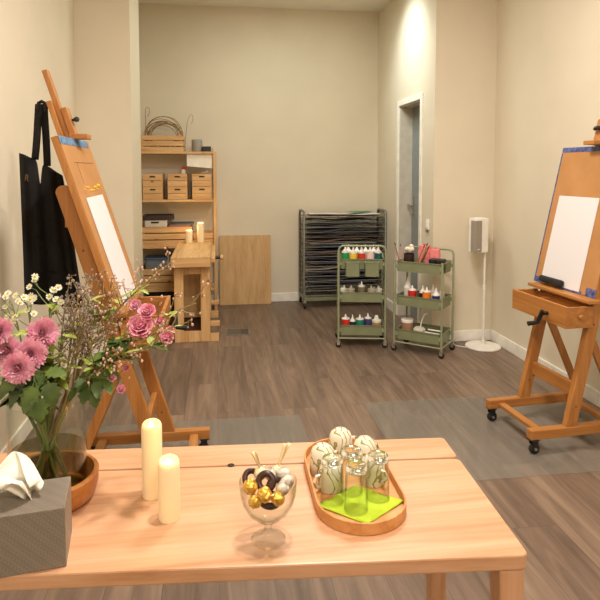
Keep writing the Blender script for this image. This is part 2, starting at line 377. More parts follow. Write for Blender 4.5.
# ------------------------------------------------------------------ studio easels
def caster(parent, x, y, ztop, r=.026):
    c = MB(); c.box((x-.022,y-.022,ztop-.006),(x+.022,y+.022,ztop)); c.box((x-.018,y-.016,ztop-.03),(x+.012,y-.012,ztop)); c.box((x-.018,y+.012,ztop-.03),(x+.012,y+.016,ztop))
    o = c.build('caster', M_BLACK, parent, bev=.002)
    w = MB(); w.lathe([(0,-.010),(r*.8,-.011),(r,-.007),(r,.007),(r*.8,.011),(0,.010)], 20, Matrix.Translation((x-.006,y,r)) @ Matrix.Rotation(PI/2,4,'X')); w.build('wheel', M_RUBBER, o, True)
    w = MB(); w.tube([(x-.006,y-.017,r),(x-.006,y+.017,r)], .007, 10); w.build('axle', M_STEEL, o, True)
def easel(lab, loc, rz, lean, u0, drawer_z, mast_z, crank_side, moff=0, uF=.12):
    e = thing('studio_easel', lab, 'easel', loc, rz)
    zr = .075; hw = .19
    for s in (-1,1):
        B((-.2875,s*hw-.021,zr),(.279,s*hw+.021,zr+.047)).build('runner', wood('beech','x'), e, bev=.004)
    B((.185,-hw+.02,zr+.012),(.225,hw-.02,zr+.03)).build('front_crossbar', wood('beech','y'), e, bev=.002)
    B((-.235,-hw+.02,zr+.008),(-.195,hw-.02,zr+.034)).build('rear_crossbar', wood('beech','y'), e, bev=.002)
    zb = zr+.047; zt_ = 1.31
    def uf(z): return u0 - lean*(z-.12)          # front edge of the posts at height z
    for s in (-1,1):
        y0, y1 = s*hw-.0175, s*hw+.0175
        prof = [(uf(zb)-.058,zb),(uf(zb),zb),(uf(zt_-.03),zt_-.03)]
        for k in range(7):
            a = PI*k/6; c = Vector((uf(zt_-.03)-.029, zt_-.03)); prof.append((c.x+.029*math.cos(a), c.y+.030*math.sin(a)))
        P = MB(); n = len(prof)
        P.add([(x,y0,z) for x,z in prof]+[(x,y1,z) for x,z in prof], [tuple(range(n)), tuple(range(2*n-1,n-1,-1))]+[(i,n+i,n+(i+1)%n,(i+1)%n) for i in range(n)])
        po = P.build('post', wood('beech','z'), e, bev=.003)
        for z in (.22,.62,1.05): MB().tube([(uf(z)-.029,y0-.0015,z),(uf(z)-.029,y1+.0015,z)], .005, 8).build('bolt', plain('brown_plug',120,72,34), po, True)
        S = MB(); S.bar((-.262,s*(hw-.036),zb+.01),(uf(.58)-.045,s*(hw-.036),.58), .038, .018, (0,1,0)); S.build('rear_strut', wood('beech','z'), e, bev=.002)
    z = .285; B((uf(z)-.055,-hw+.0175,z-.035),(uf(z)-.03,hw-.0175,z+.035)).build('low_crossbar', wood('beech','y'), e, bev=.003)
    z = 1.17; B((uf(z)-.068,-hw+.0175,z-.03),(uf(z)-.045,hw-.0175,z+.03)).build('upper_crossbar', wood('beech','y'), e, bev=.003)
    # central mast of two slats, running behind the board
    sl = Vector((-lean,0,1)).normalized()
    def mp(z, off, y=0): return Vector((uf(z)-off+moff, y, z))
    ms = MB(); ms.bar(mp(drawer_z+.11,.025), mp(mast_z,.025), .022, .045, (0,1,0)); mo = ms.build('mast', wood('beech','z'), e, bev=.003)
    for s in (-1,1):
        q = MB(); q.bar(mp(drawer_z+.13,.047,s*.032), mp(mast_z-.13,.047,s*.032), .02, .022, (0,1,0)); q.build('mast_rail', wood('beech','z'), e, bev=.002)
    # top canvas clamp
    cz = 1.515
    cl = MB(); cl.bar(mp(cz-.02,.0), mp(cz+.115,.0), .024, .06, (0,1,0)); co = cl.build('top_clamp', wood('beech','z'), e, bev=.003)
    t = MB(); t.box((uf(cz)-.012+moff,-.04,cz-.016),(uf(cz)+.062+moff,.04,cz+.006)); t.build('clamp_lip', wood('beech','y'), co, bev=.003)
    k = MB(); p = mp(cz+.065,-.012); k.tube([p, p+Vector((.018,0,.004))], .005, 8); k.tube([p+Vector((.016,-.018,.0)), p+Vector((.02,0,.004)), p+Vector((.016,.018,.008))], [.008,.012,.008], 8); k.build('clamp_knob', M_BLACK, co, True)
    # drawer box with an open back half
    d0, d1 = drawer_z, drawer_z+.105; uB = uf(d0)-.01
    D = MB(); ww = .225
    D.box((uB,-ww,d0),(uF,ww,d0+.01)); D.box((uF-.016,-ww,d0+.01),(uF,ww,d1)); D.box((uB,-ww,d0+.01),(uF-.016,-ww+.014,d1-.002)); D.box((uB,ww-.014,d0+.01),(uF-.016,ww,d1-.002)); D.box((uB,-ww+.014,d0+.01),(uB+.012,ww-.014,d1-.01)); D.box((uB+.012,-.09,d0+.01),(uF-.016,-.078,d1-.02))
    do = D.build('drawer', wood('beech','y'), e, bev=.002)
    for s in (-1,1):
        kb = MB(); kb.tube([(uF-.075,s*ww,d0+.055),(uF-.075,s*(ww+.012),d0+.055),(uF-.075,s*(ww+.018),d0+.055)], [.008,.013,.009], 12); kb.build('drawer_knob', wood('beech','y'), do, True)
    # ledge the board stands on
    lg = MB(); lg.box((uf(d1+.03)-.012,-.245,d1+.012),(uf(d1+.03)+.062,.245,d1+.030)); lg.build('ledge', wood('beech','y'), e, bev=.004)
    B((uf(d1)-.062,-.171,d1-.02),(uf(d1)+.012,.171,d1+.0118)).build('ledge_support', wood('beech','y'), e)
    cr = MB(); cy_ = crank_side
    cr.tube([(uF,cy_,d0+.045),(uF+.03,cy_,d0+.045)], .009, 10); cr.tube([(uF+.028,cy_,d0+.058),(uF+.034,cy_-.03,d0-.008)], .011, 10); cr.tube([(uF+.034,cy_-.03,d0-.008),(uF+.085,cy_-.034,d0-.012)], [.009,.012], 10)
    cr.build('crank_handle', M_BLACK, e, True)
    for x in (.255,-.255):
        for s in (-1,1): caster(e, x, s*hw, zr)
    return e, uf
eR, ufR = easel('beech studio easel by the bare wall with open drawer, crank and casters', (1.745,2.795,0), PI+R(4.5), .216, .088, .612, 1.80, .085)
eL, ufL = easel('beech studio easel with black apron hung behind its mast', (-.32,2.63,0), 0, .312, .116, .665, 1.785, .09, .045, .10)

def board(lab, origin, rz, lean, xf, zb, zt_, w, thick, tapes, paper, plab, smear, lines):
    "drawing board leaning on an easel; local x = away from the board's face, y sideways, s up the face"
    b = thing('drawing_board', lab, 'board', origin, rz)
    up = Vector((-lean,0,1)).normalized(); nrm = Vector((1,0,lean)).normalized()
    L = (zt_-zb)/up.z
    def P(s, y, o=0): return Vector((xf,0,zb)) + up*s + Vector((0,y,0)) + nrm*o
    def slab(s0,y0,s1,y1,o0,o1):
        vs = [P(s,y,o) for o in (o0,o1) for s,y in ((s0,y0),(s0,y1),(s1,y1),(s1,y0))]
        return MB().add(vs, [(0,1,2,3),(7,6,5,4),(0,4,5,1),(1,5,6,2),(2,6,7,3),(3,7,4,0)])
    slab(0,-w/2,L,w/2,-thick,-.004).build('wood_panel', wood('beech','z'), b, bev=.002)
    slab(.002,-w/2+.003,L-.002,w/2-.003,-.004,0).build('cardboard_sheet', M_CARD, b)
    for (s0,y0,s1,y1,mt) in tapes: slab(L*s0,w*y0,L*s1,w*y1,.0003,.0012).build('tape_strip', mt, b)
    for (s0,y0,s1,y1) in lines: slab(L*s0,w*y0,L*s1,w*y1,.0003,.0008).build('pencil_line', M_PENCIL, b)
    for (s0,y0,s1,y1) in smear:
        g = MB(); n = 9
        for i in range(n):
            yy = w*(y0+(y1-y0)*i/(n-1)); c = P(L*((s0+s1)/2+random.uniform(-.5,.5)*(s1-s0)), yy, .001); g.ball(c, random.uniform(.004,.010), 7, .7)
        g.build('paint_smear', M_YELLOW, b, True)
    s0,y0,s1,y1 = paper
    q = slab(L*s0,w*y0,L*s1,w*y1,.0016,.0024).build('paper_sheet', M_PAPER); q.location = origin; q.rotation_euler = (0,0,rz); tag(q, plab, 'paper', 'blank paper on the boards')
    return P, L
# right easel board: local y is mirrored (facing -x)
PR, LR = board('cardboard-faced drawing board edged in indigo tape on the easel by the bare wall', (1.748,2.825,0), PI+R(4.5), .2215, -.038, .7485, 1.492, .485, .022,
      [(.965,-.5,1.0,.5,M_TAPE2),(0,-.5,.96,-.482,M_TAPE2),(0,.36,.055,.5,M_TAPE2),(0,-.5,.04,-.36,M_TAPE2),(0,-.1,.02,.30,M_TAPE2)],
      (.012,-.375,.645,.265), 'blank white paper on the board edged in indigo tape', [(.70,-.40,.70,-.40)][:0], [])
PL, LL = board('cardboard-faced drawing board with a strip of blue tape along its top, leaning by the apron', (-.32,2.605,0), 0, .318, -.045, .80, 1.50, .535, .028,
      [(.955,-.5,1.0,.42,M_TAPE)],
      (.03,-.33,.655,.30), 'blank white paper on the board with blue tape along its top only', [(.69,-.28,.73,.25)], [(.855,-.3,.858,.36),(.73,-.22,.855,-.216)])
rb = MB(); p0 = PR(.026,-.165,.020); p1 = PR(.026,.02,.020); rb.bar(p0, p1, .036, .030, (1,0,.2))
o = rb.build('eraser_block', plain('black_felt',26,25,25,.75), None, bev=.011); o.location = (1.748,2.825,0); o.rotation_euler = (0,0,PI+R(4.5))
tag(o, 'black rounded eraser block lying on the ledge below the white paper', 'eraser')

# ------------------------------------------------------------------ black apron hanging behind the left easel
apn = thing('apron', 'black cloth apron hanging by its neck straps behind the easel mast', 'apron', (0,0,0))
TL_, TR_, BL_, BR_ = at(19,153,2.66), at(62,168,2.78), at(24,303,2.62), at(84,308,2.80)
nv = Vector((.45,-.9,0)).normalized()
def apf(u, v):
    a = TL_.lerp(TR_, u); b = BL_.lerp(BR_, u); p = a.lerp(b, v)
    p = p + nv*(.018*math.sin(u*9.0+.6)*(.35+.65*v) + .008*math.sin(u*21+v*2))
    p.z -= (1-v)**6*(.10*math.exp(-((u-.47)/.05)**2) + .035*u*u) 
    return p
mm = MB().grid(apf, 72, 40).build('apron_body', M_BLACKCLOTH, apn, True, solid=.003)
hk = at(42,104,2.66)
pocket = MB().grid(lambda u,v: apf(.25+.5*u,.55+.22*v)+nv*.006, 12, 8).build('pocket', M_BLACKCLOTH, apn, True, solid=.002)
for (u, off) in ((.36,-.010),(.64,.010)):
    s0 = apf(u,0)
    def stp(a,b,s0=s0,off=off):
        p = s0.lerp(hk+Vector((off,0,0)), b); return p + Vector((.019*(a-.5)*2*.8,-.004,0)) + nv*(.006*math.sin(b*5))
    MB().grid(stp, 2, 14).build('strap', M_BLACKCLOTH, apn, True, solid=.003)
lp = MB(); lp.tube([hk+Vector((-.016,-.004,-.02)), hk+Vector((-.012,-.004,.004)), hk+Vector((0,-.004,.01)), hk+Vector((.012,-.004,.004)), hk+Vector((.014,-.004,-.03))], .008, 8); lp.build('neck_loop', M_BLACKCLOTH, apn, True)
# the letter printed at the apron's edge
tc = bpy.data.curves.new('letters','FONT'); tc.body = 'R'; tc.size = .040; tc.extrude = .0006
to = bpy.data.objects.new('letters_tmp', tc); COL.objects.link(to)
bpy.context.view_layer.update(); me = bpy.data.meshes.new_from_object(to.evaluated_get(bpy.context.evaluated_depsgraph_get())); bpy.data.objects.remove(to)
lo = bpy.data.objects.new('letters', me); COL.objects.link(lo); me.materials.clear(); me.materials.append(plain('tan_print',140,112,62,.7)); lo.parent = apn
q0 = apf(.055,.175); ex = (apf(.17,.175)-apf(.05,.175)).normalized(); ez = Vector((0,0,1)); ez = (ez-ex*ez.dot(ex)).normalized(); en = ex.cross(ez)
Mx = Matrix((ex, ez, en)).transposed().to_4x4(); Mx.translation = q0 + en*.006; lo.matrix_local = Mx

# ------------------------------------------------------------------ shelf unit against the back wall
sx0, sx1, sy0, sy1 = -.93, .005, 5.74, 6.045
su = thing('shelf_unit', 'pine shelf unit against the back wall stacked with crates and boxes', 'shelf', (0,0,0))
for x in (sx0, sx1-.03):
    sp_ = MB()
    for y in (sy0, sy1-.03): sp_.box((x,y,0),(x+.03,y+.03,1.545))
    for z in (.1,.55,1.0,1.45): sp_.box((x+.006,y*0+sy0+.03,z),(x+.024,sy1-.03,z+.03))
    sp_.build('side_frame', wood('pine','z'), su, bev=.002)
SZ = [1.545, 1.085, .640, .22]
for z in SZ: B((sx0+.032,sy0+.002,z-.022),(sx1-.032,sy1-.002,z)).build('shelf_board', wood('pine','x'), su, bev=.002)

def crate(lab, x0, x1, y0, y1, z0, h, slats=3, group='slatted pine crates'):
    c = thing('wooden_crate', lab, 'crate', ((x0+x1)/2,(y0+y1)/2,z0), 0, group)
    w, d = (x1-x0)/2, (y1-y0)/2; t = .009; gap = .010; sh = (h-gap*(slats-1))/slats
    for k in range(slats):
        za = k*(sh+gap); zb_ = za+sh
        for nm, a, b, ax in (('front_slat',(-w,-d,za),(w,-d+t,zb_),'x'),('back_slat',(-w,d-t,za),(w,d,zb_),'x')):
            B(a,b).build(nm, wood('pine',ax), c, bev=.0015)
        for a, b in (((-w,-d+t,za),(-w+t,d-t,zb_)),((w-t,-d+t,za),(w,d-t,zb_))): B(a,b).build('end_slat', wood('pine','y'), c, bev=.0015)
    for i in (-1,1):
        for j in (-1,1): B((i*(w-t-.009)-.009,j*(d-t-.009)-.009,0),(i*(w-t-.009)+.009,j*(d-t-.009)+.009,h-.002)).build('corner_post', wood('pine','z'), c)
    B((-w+t,-d+t,.002),(w-t,d-t,.009)).build('bottom_panel', wood('ply','x'), c)
    return c
crate('slatted pine crate holding wire hoops, on the top shelf', -.70, -.302, 5.755, 6.02, SZ[0], .150)
# wire hoops in the crate and the two hooks
Mw = plain('tan_wire',150,116,70,.45,.3)
for k in range(11):
    cx = -.50+random.uniform(-.03,.03); rr = random.uniform(.13,.172); yy = 5.80+.018*k; hz = SZ[0]+.13+random.uniform(.0,.07)
    pts = [(cx+rr*math.cos(a)*1.05, yy+.012*math.sin(a*2+k), hz+rr*math.sin(a)*random.uniform(.98,1.02)*.92) for a in [2*PI*i/36 for i in range(37)]]
    pts = [(max(-.685,min(-.317,x)), y, max(SZ[0]+.014,z)) for x,y,z in pts]
    o = MB().tube(pts, .0032, 6).build('wire_hoop', Mw, None, True); tag(o, 'tan wire hoop standing in the slatted crate on the top shelf', 'wire hoop', 'wire hoops in the top crate')
for x,lab in ((-.665,'bent wire hook rising from the crate end by the partition'),(-.292,'bent wire hook beside the crate end by the grey pot')):
    zt2 = 1.965 if x < -.5 else 1.90; z1 = SZ[0]+(.015 if x < -.5 else .002)
    y_ = 5.80
    tp = (x+.03 if x < -.5 else x+.065)
    o = MB().tube([(x,y_,z1),(x+.006,y_,z1+.12),(x+(tp-x)*.5-.008,y_,zt2-.08),(tp-.02,y_,zt2-.015),(tp-.006,y_,zt2),(tp+.012,y_,zt2-.01),(tp+.014,y_,zt2-.05),(tp-.002,y_,zt2-.09)], .0035, 6).build('wire_hook', plain('steel_wire',170,150,120,.35,.6), None, True)
    tag(o, lab, 'wire hook')
gc = thing('pot', 'grey cylindrical pot on the top shelf', 'pot', (-.180,5.87,SZ[0]))
MB().lathe([(0,0),(.048,0),(.052,.005),(.052,.118),(.047,.12),(.046,.012),(0,.011)], 28).build('pot_body', plain('grey_pot',158,154,146,.6), gc, True)
MB().lathe([(.044,.104),(0,.106)], 20).build('pot_filling', M_DARK, gc)
bd = thing('device', 'small black device with a cable loop at the end of the top shelf', 'device', (-.085,5.85,SZ[0]))
B((-.045,-.035,0),(.040,.035,.052)).build('device_body', M_BLACK, bd, bev=.006)
MB().tube([(.036,0,.02),(.055,0,.035),(.06,0,.012),(.052,-.03,.0035),(.03,-.06,.0035)], .0032, 6).build('device_cable', M_BLACK, bd, True)
o = MB().add([(-.275,5.775,1.405),(-.034,5.775,1.385),(-.034,5.775,1.522),(-.275,5.775,1.522),(-.275,5.779,1.405),(-.034,5.779,1.385),(-.034,5.779,1.522),(-.275,5.779,1.522)],  # thin pale sheet added to stand for a bright patch of wall
   [(0,1,2,3),(7,6,5,4),(0,4,5,1),(1,5,6,2),(2,6,7,3),(3,7,4,0)]).build('patch_sheet', plain('pale_patch',236,230,214,.7)); tag(o, 'pale sheet added for a bright wall patch just below the top shelf of the shelf unit', 'card')

# three two-drawer boxes, each two high
def minichest(lab, x, z):
    c = thing('drawer_box', lab, 'drawer box', (x,5.885,z), 0, 'small pine drawer boxes on the second shelf')
    w,d,h = .093,.125,.1225
    m = MB(); m.box((-w,-d+.012,0),(w,d,.007)); m.box((-w,-d+.012,h-.007),(w,d,h)); m.box((-w,-d+.012,.007),(-w+.007,d,h-.007)); m.box((w-.007,-d+.012,.007),(w,d,h-.007)); m.box((-w+.007,d-.006,.007),(w-.007,d,h-.007)); m.build('case', wood('pine','x'), c)
    for k,(za,zb_) in enumerate(((.001,.0595),(.062,.1215))):
        f = MB(); f.box((-w+.001,-d,za),(w-.001,-d+.0115,zb_)); f.box((-w+.012,-d+.0115,za+.008),(w-.012,d-.02,zb_-.02))
        fo = f.build('drawer', wood('pine','x'), c, bev=.0015)
        if k == 1:
            s = MB(); s.prism([(-.030,0),(.030,0),(.022,.014),(-.022,.014)], 0, .0012, Matrix.Translation((0,-d-.0012,zb_-.014-.018)) @ Matrix(((1,0,0,0),(0,0,1,0),(0,1,0,0),(0,0,0,1)))); s.build('drawer_slot', M_DARK, fo)
for i,(x,nm) in enumerate(((-.598,'nearest the partition'),(-.366,'in the middle column'),(-.135,'nearest the open shelf end'))):
    for k in (0,1): minichest('small two-drawer pine box %s, %s of its pair' % (nm, 'upper' if k else 'lower'), x, SZ[1]+.1235*k)
def bottle(name, lab, cat, loc, r, h, body, top=M_WHITE, nozzle=None, fill=.55, group=None, loop=False):
    b = thing(name, lab, cat, loc, random.uniform(0,6), group)
    MB().lathe([(0,0),(r*.92,0),(r,.006),(r,h*fill*.99),(0,h*fill*.99)], 18).build('paint', body, b, True)
    MB().lathe([(0,h*fill),(r,h*fill),(r*.97,h*(fill+.04)),(r*.62,max(h*.74,h*(fill+.07))),(r*.38,h*.80),(r*.36,h*.82),(0,h*.82)], 18).build('shoulder', top, b, True)
    MB().lathe([(0,h*.82),(r*.30,h*.82),(r*.24,h*.88),(r*.11,h),(0,h)], 12).build('nozzle', nozzle or top, b, True)
    if loop: MB().tube([(r*.3,0,h*.8),(r*.8,0,h*.9),(r*1.0,0,h*.82),(r*.9,0,h*.7)], .002, 6).build('cap_strap', top, b, True)
    return b
def P_(name, *c): return plain(name, *c, .35)
M_CLEAR = plain('translucent_plastic',226,222,212,.3)
M_MILK = plain('milky_plastic',236,232,226,.35)
bottle('glue_bottle','white squeeze bottle with red nozzle standing on the middle drawer boxes','bottle',(-.312,5.85,SZ[1]+.2465),.021,.085,M_MILK,P_('red_cap',196,40,30),fill=.5)
o = MB().tube([(-.14,5.86,SZ[1]+.253),(-.08,5.84,SZ[1]+.269)],.0055,8).build('marker', M_WHITE, None, True); tag(o,'white marker lying on the drawer boxes at the open shelf end','marker')

# third shelf
crate('slatted pine crate under the white box on the third shelf', -.70,-.235, 5.755,6.02, SZ[2], .182, 3)
crate('low slatted pine crate behind the lit candles on the third shelf', -.222,-.030, 5.775,6.02, SZ[2], .118, 2)
wb = thing('storage_box','white plastic box with dark hand slot on the third-shelf crate','box',(-.575,5.87,SZ[2]+.1825))
MB().prism(rpoly(-.105,-.1,.105,.1,.01,3),0,.062).build('box_body', plain('white_plastic_box',196,190,178,.4), wb, bev=.003)
B((-.045,-.1025,.036),(.03,-.1,.052)).build('hand_slot', M_DARK, wb)
dt = thing('dark_tray','dark flat tray lying on the white box on the third shelf','tray',(-.555,5.88,SZ[2]+.246))
MB().ringprism(rpoly(-.14,-.11,.14,.11,.01,3), rpoly(-.13,-.10,.13,.10,.008,3),0,.048).build('tray_rim', plain('dark_brown',52,38,30,.6), dt)
MB().prism(rpoly(-.13,-.10,.13,.10,.008,3),0,.010).build('tray_floor', plain('dark_brown2',44,32,26,.6), dt)
for k,(c,lab,dx) in enumerate((((176,92,66),'rust red folder at the bottom of the third-shelf pile',0),((104,110,112),'grey folder in the middle of the third-shelf pile',.012),((62,72,84),'dark blue folder on top of the third-shelf pile',.03))):
    o = MB().prism(rpoly(-.455+dx,5.77,-.25+dx,5.97,.004,2), 0,.0105).build('folder', plain('folder_%d'%k,*c,.5)); o.location = (0,0,SZ[2]+.183+.0112*k); tag(o, lab, 'folder')
# lower shelf: plastic boxes and a crate
for k,(x0,x1,z0,h,c,lab) in enumerate(((-.70,-.44,.222,.05,(60,62,66),'dark plastic lid tray at the bottom of the lower shelf pile'),)):
    pass
crate('slatted pine crate on the lower shelf beside the workbench', -.72,-.32, 5.755,6.02, SZ[3], .20, 3)
pb = thing('plastic_box','translucent plastic box with blue lid on the lower shelf crate','box',(-.53,5.88,SZ[3]+.2005))
MB().prism(rpoly(-.15,-.11,.15,.11,.02,4),0,.085).build('box_body', plain('cloudy_box',108,116,122,.35), pb, bev=.003)
MB().prism(rpoly(-.158,-.118,.158,.118,.022,4),.0855,.103).build('box_lid', plain('blue_grey_lid',70,88,112,.4), pb, bev=.003)
bk = thing('storage_bin','black storage bin on the floor under the shelf unit','bin',(-.47,5.89,0))
MB().prism(rpoly(-.2,-.12,.2,.12,.02,4),.001,.17).build('bin_body', plain('black_bin',34,32,31,.5), bk, bev=.004)
MB().ringprism(rpoly(-.208,-.128,.208,.128,.022,4),rpoly(-.195,-.115,.195,.115,.018,4),.171,.182).build('bin_rim', M_BLACK, bk)

# ------------------------------------------------------------------ woodworking bench seen end on
wbn = thing('workbench','narrow pine workbench standing end-on before the shelf unit','workbench',(0,0,0))
zt3 = .695
B((-.352,4.60,zt3-.012),(-.048,5.68,zt3)).build('bench_top', wood('pine','y'), wbn, bev=.002)
ap_ = MB(); ap_.box((-.352,4.60,zt3-.078),(-.048,4.625,zt3-.0125)); ap_.box((-.352,4.6255,zt3-.078),(-.33,5.68,zt3-.0125)); ap_.box((-.07,4.6255,zt3-.078),(-.048,5.68,zt3-.0125)); ap_.build('apron_frame', wood('pine','x'), wbn, bev=.002)
B((-.047,4.70,zt3-.06),(-.012,5.5,zt3-.022)).build('vise_jaw', wood('pine','y'), wbn, bev=.002)
for y in (4.70,5.46):
    f = MB(); f.box((-.335,y,0.0),(-.262,y+.03,zt3-.079)); f.box((-.128,y,0.0),(-.055,y+.03,zt3-.079)); f.box((-.262,y+.002,.001),(-.128,y+.028,.085)); f.box((-.262,y+.002,zt3-.15),(-.128,y+.028,zt3-.079))
    f.build('trestle_frame', wood('pine','z'), wbn, bev=.002)
    ft = MB(); ft.box((-.054,y-.005,.0),(.012,y+.035,.062)); ft.box((-.054,y-.005,.125),(.02,y+.035,.16)); ft.build('foot_block', wood('pine','x'), wbn, bev=.002)
B((-.30,5.10,.10),(-.09,5.115,zt3-.16)).build('middle_panel', wood('ply','z'), wbn)
B((-.32,4.735,.062),(-.07,5.455,.08)).build('lower_shelf', plain('dark_board',70,44,30,.6), wbn)
sd = MB(); sd.box((-.085,4.735,.10),(-.072,5.455,zt3-.079)); sd.build('side_panel', wood('pine','y'), wbn)
sf = MB(); sf.box((-.072,4.86,.18),(-.064,4.90,zt3-.12)); sf.box((-.072,5.28,.18),(-.064,5.32,zt3-.12)); sf.box((-.072,4.90,.18),(-.064,5.28,.22)); sf.box((-.072,4.90,zt3-.16),(-.064,5.28,zt3-.12)); sf.build('side_trim', wood('pine','z'), wbn)
vh = MB(); vh.tube([(-.012,4.86,zt3-.043),(.03,4.86,zt3-.043)], .014, 10); vs_ = vh.build('vise_screw', M_BLACK, wbn, True)
MB().tube([(.03,4.86,zt3-.043),(.052,4.86,zt3-.043)], .018, 12).build('vise_knob', wood('pine','x'), vs_, True)
MB().tube([(.04,4.86,zt3-.015),(.04,4.86,zt3-.075)], .006, 8).build('tommy_bar', wood('pine','z'), vs_, True)
# low box standing in the bench's lower shelf
CB = ((-.252,5.56),(-.148,5.57))
def candle(name, lab, x, y, z, r, h, group, notch=True):
    c = thing(name, lab, 'candle', (x,y,z), 0, group)
    prof = [(0,0),(r*.96,0),(r,.003),(r,h*.5),(r,h-.012),(r*.97,h-.006),(r*.90,h-.002),(r*.78,h),(r*.60,h-.009),(0,h-.013)]
    wm = MB().lathe(prof, 28); wm.v = [(x,y,z-(.007*(.5-.5*y/r)) if z > h*.85 else z) for x,y,z in wm.v]
    wm.build('wax_body', M_WAX, c, True)
    fl = MB().lathe([(0,0),(.0035,.003),(.0055,.008),(.0035,.013),(0,.017)], 12, Matrix.Translation((0,-.003,h-.0145)) @ Matrix.Rotation(R(12),4,'X')).build('flame_tip', M_FLAME, c, True)
    return c
candle('led_candle','lit ivory LED candle on the workbench, the shorter one', CB[0][0],CB[0][1],zt3,.031,.118,'lit candles on the workbench')
candle('led_candle','lit ivory LED candle on the workbench, the taller one', CB[1][0],CB[1][1],zt3,.031,.185,'lit candles on the workbench')
for x,y,h in ((CB[0][0],CB[0][1],.145),(CB[1][0],CB[1][1],.212)):
    ld = bpy.data.lights.new('candle_glow','POINT'); ld.energy = .35; ld.color = (1,.62,.25); ld.shadow_soft_size = .02
    lo_ = bpy.data.objects.new('candle_glow', ld); COL.objects.link(lo_); lo_.location = (x,y,zt3+h)

# plywood sheet leaning on the back wall
o = MB().add([(.028,5.965,.0),(.552,5.965,.0),(.552,5.977,.0),(.028,5.977,.0),(.028,6.032,.70),(.552,6.032,.70),(.552,6.044,.70),(.028,6.044,.70)],
   [(3,2,1,0),(4,5,6,7),(0,1,5,4),(1,2,6,5),(2,3,7,6),(3,0,4,7)]).build('plywood_sheet', wood('ply','z'), None, bev=.001)
tag(o,'plain plywood sheet leaning against the back wall beside the workbench','board')

# ------------------------------------------------------------------ drying rack with sheets
rx0, rx1, ry0, ry1 = .852, 1.677, 5.70, 6.00
dk = thing('drying_rack','grey metal print drying rack on casters along the back wall','drying rack',(0,0,0))
NT = 17; tz = [.125+.0485*i for i in range(NT)]
for x in (rx0, rx1):
    s = MB()
    s.tube([(x,ry0,.085),(x,ry0,.925),(x,ry0+.02,.955),(x,ry0+.05,.962),(x,ry1-.05,.962),(x,ry1-.02,.955),(x,ry1,.925),(x,ry1,.085)], .0115, 10)
    s.tube([(x,ry0,.10),(x,ry1,.10)], .011, 8)
    s.build('side_frame', M_RACK, dk, True)
for x in (rx0, rx1):
    for z in tz: MB().tube([(x,ry0,z-.006),(x,ry1,z-.006)], .004, 6).build('side_rung', M_RACK, dk, True)
for z in tz:
    w = MB(); w.tube([(rx0,ry0-.004,z),(rx1,ry0-.004,z)], .0042, 6); w.tube([(rx0,ry1+.004,z),(rx1,ry1+.004,z)], .0042, 6)
    for k in range(1,9):
        x = rx0+(rx1-rx0)*k/9; w.tube([(x,ry0-.004,z-.003),(x,ry1+.004,z-.003)], .0022, 5)
    w.build('wire_tray', plain('tray_wire',112,112,104,.45,.3) if z == tz[0] else bpy.data.materials['tray_wire'], dk, True)
bb = MB(); bb.box((rx0,ry0-.01,.075),(rx1,ry0+.012,.107)); bb.box((rx0,ry1-.012,.075),(rx1,ry1+.01,.107)); bb.build('base_rail', M_GREEN, dk, bev=.002)
for x in (rx0+.005, rx1-.005):
    for y in (ry0-.0, ry1): 
        c = MB(); c.box((x-.014,y-.016,.05),(x+.014,y+.016,.078)); co = c.build('caster', M_STEEL, dk, bev=.002)
        MB().lathe([(0,-.01),(.024,-.011),(.029,-.007),(.029,.007),(.024,.011),(0,.01)], 18, Matrix.Translation((x,y-.01,.029)) @ Matrix.Rotation(PI/2,4,'Y')).build('wheel', M_RUBBER, co, True)
shc = [(52,52,56),(66,66,70),(38,38,42),(58,60,66),(44,46,52),(120,112,100),(60,48,52),(36,40,58),(70,66,72),(54,50,56),(46,60,84),(90,70,64),(44,42,46),(58,54,60),(50,50,54),(40,38,42)]
def sheet(lab, x0, x1, y0, y1, z, mat, amp, seed, group):
    rnd = random.Random(seed); a,b,c_ = rnd.uniform(2,5), rnd.uniform(0,6), rnd.uniform(5,9)
    def fn(u,v):
        return (x0+(x1-x0)*u+.004*math.sin(v*3+b), y0+(y1-y0)*v, z + amp*(.5+.5*math.sin(u*a*2+b+v)) + amp*.4*(.5+.5*math.sin(u*c_*2+v*3)))
    o = MB().grid(fn, 24, 4).build('art_sheet', mat, None, True, solid=.0015); tag(o, lab, 'paper sheet', group); return o
ordn = ['lowest','second lowest','third lowest','fourth lowest','fifth lowest','sixth lowest','seventh lowest','eighth lowest','middle','eighth highest','seventh highest','sixth highest','fifth highest','fourth highest','third highest','second highest']
for i in range(1,16):
    c = tuple(min(255,int(v*1.45+8)) for v in shc[i % len(shc)])
    nm = 'dark' if sum(c) < 330 else 'brownish'
    sheet('%s art sheet drying on the %s tray of the metal rack' % (nm, ordn[i]), rx0+.02+random.uniform(0,.03), rx1-.02-random.uniform(0,.05), ry0-.012+random.uniform(-.01,.02), ry1-.02, tz[i]+.0065, plain('sheet_tone_%d'%i,*c,.6), .020, i, None)
    if i % 2 == 0:
        c2 = tuple(min(255,int(v*1.5+12)) for v in shc[(i*5+3) % len(shc)])
        sheet('second sheet lying over the one on the %s rack tray' % ordn[i], rx0+.05+random.uniform(0,.1), rx1-.06-random.uniform(0,.2), ry0-.008, ry1-.03, tz[i]+.0285, plain('sheet_tone_b%d'%i,*c2,.6), .006, i+50, None)
sheet('brown paper sheet lying under the white one on top of the drying rack', rx0+.02, rx1-.02, ry0-.015, ry1-.02, tz[16]+.0065, plain('brown_sheet',168,140,112,.7), .006, 90, None)
sheet('large white paper sheet on top of the drying rack', rx0+.05, rx1-.05, ry0-.01, ry1-.03, tz[16]+.025, M_PAPER, .010, 91, None)
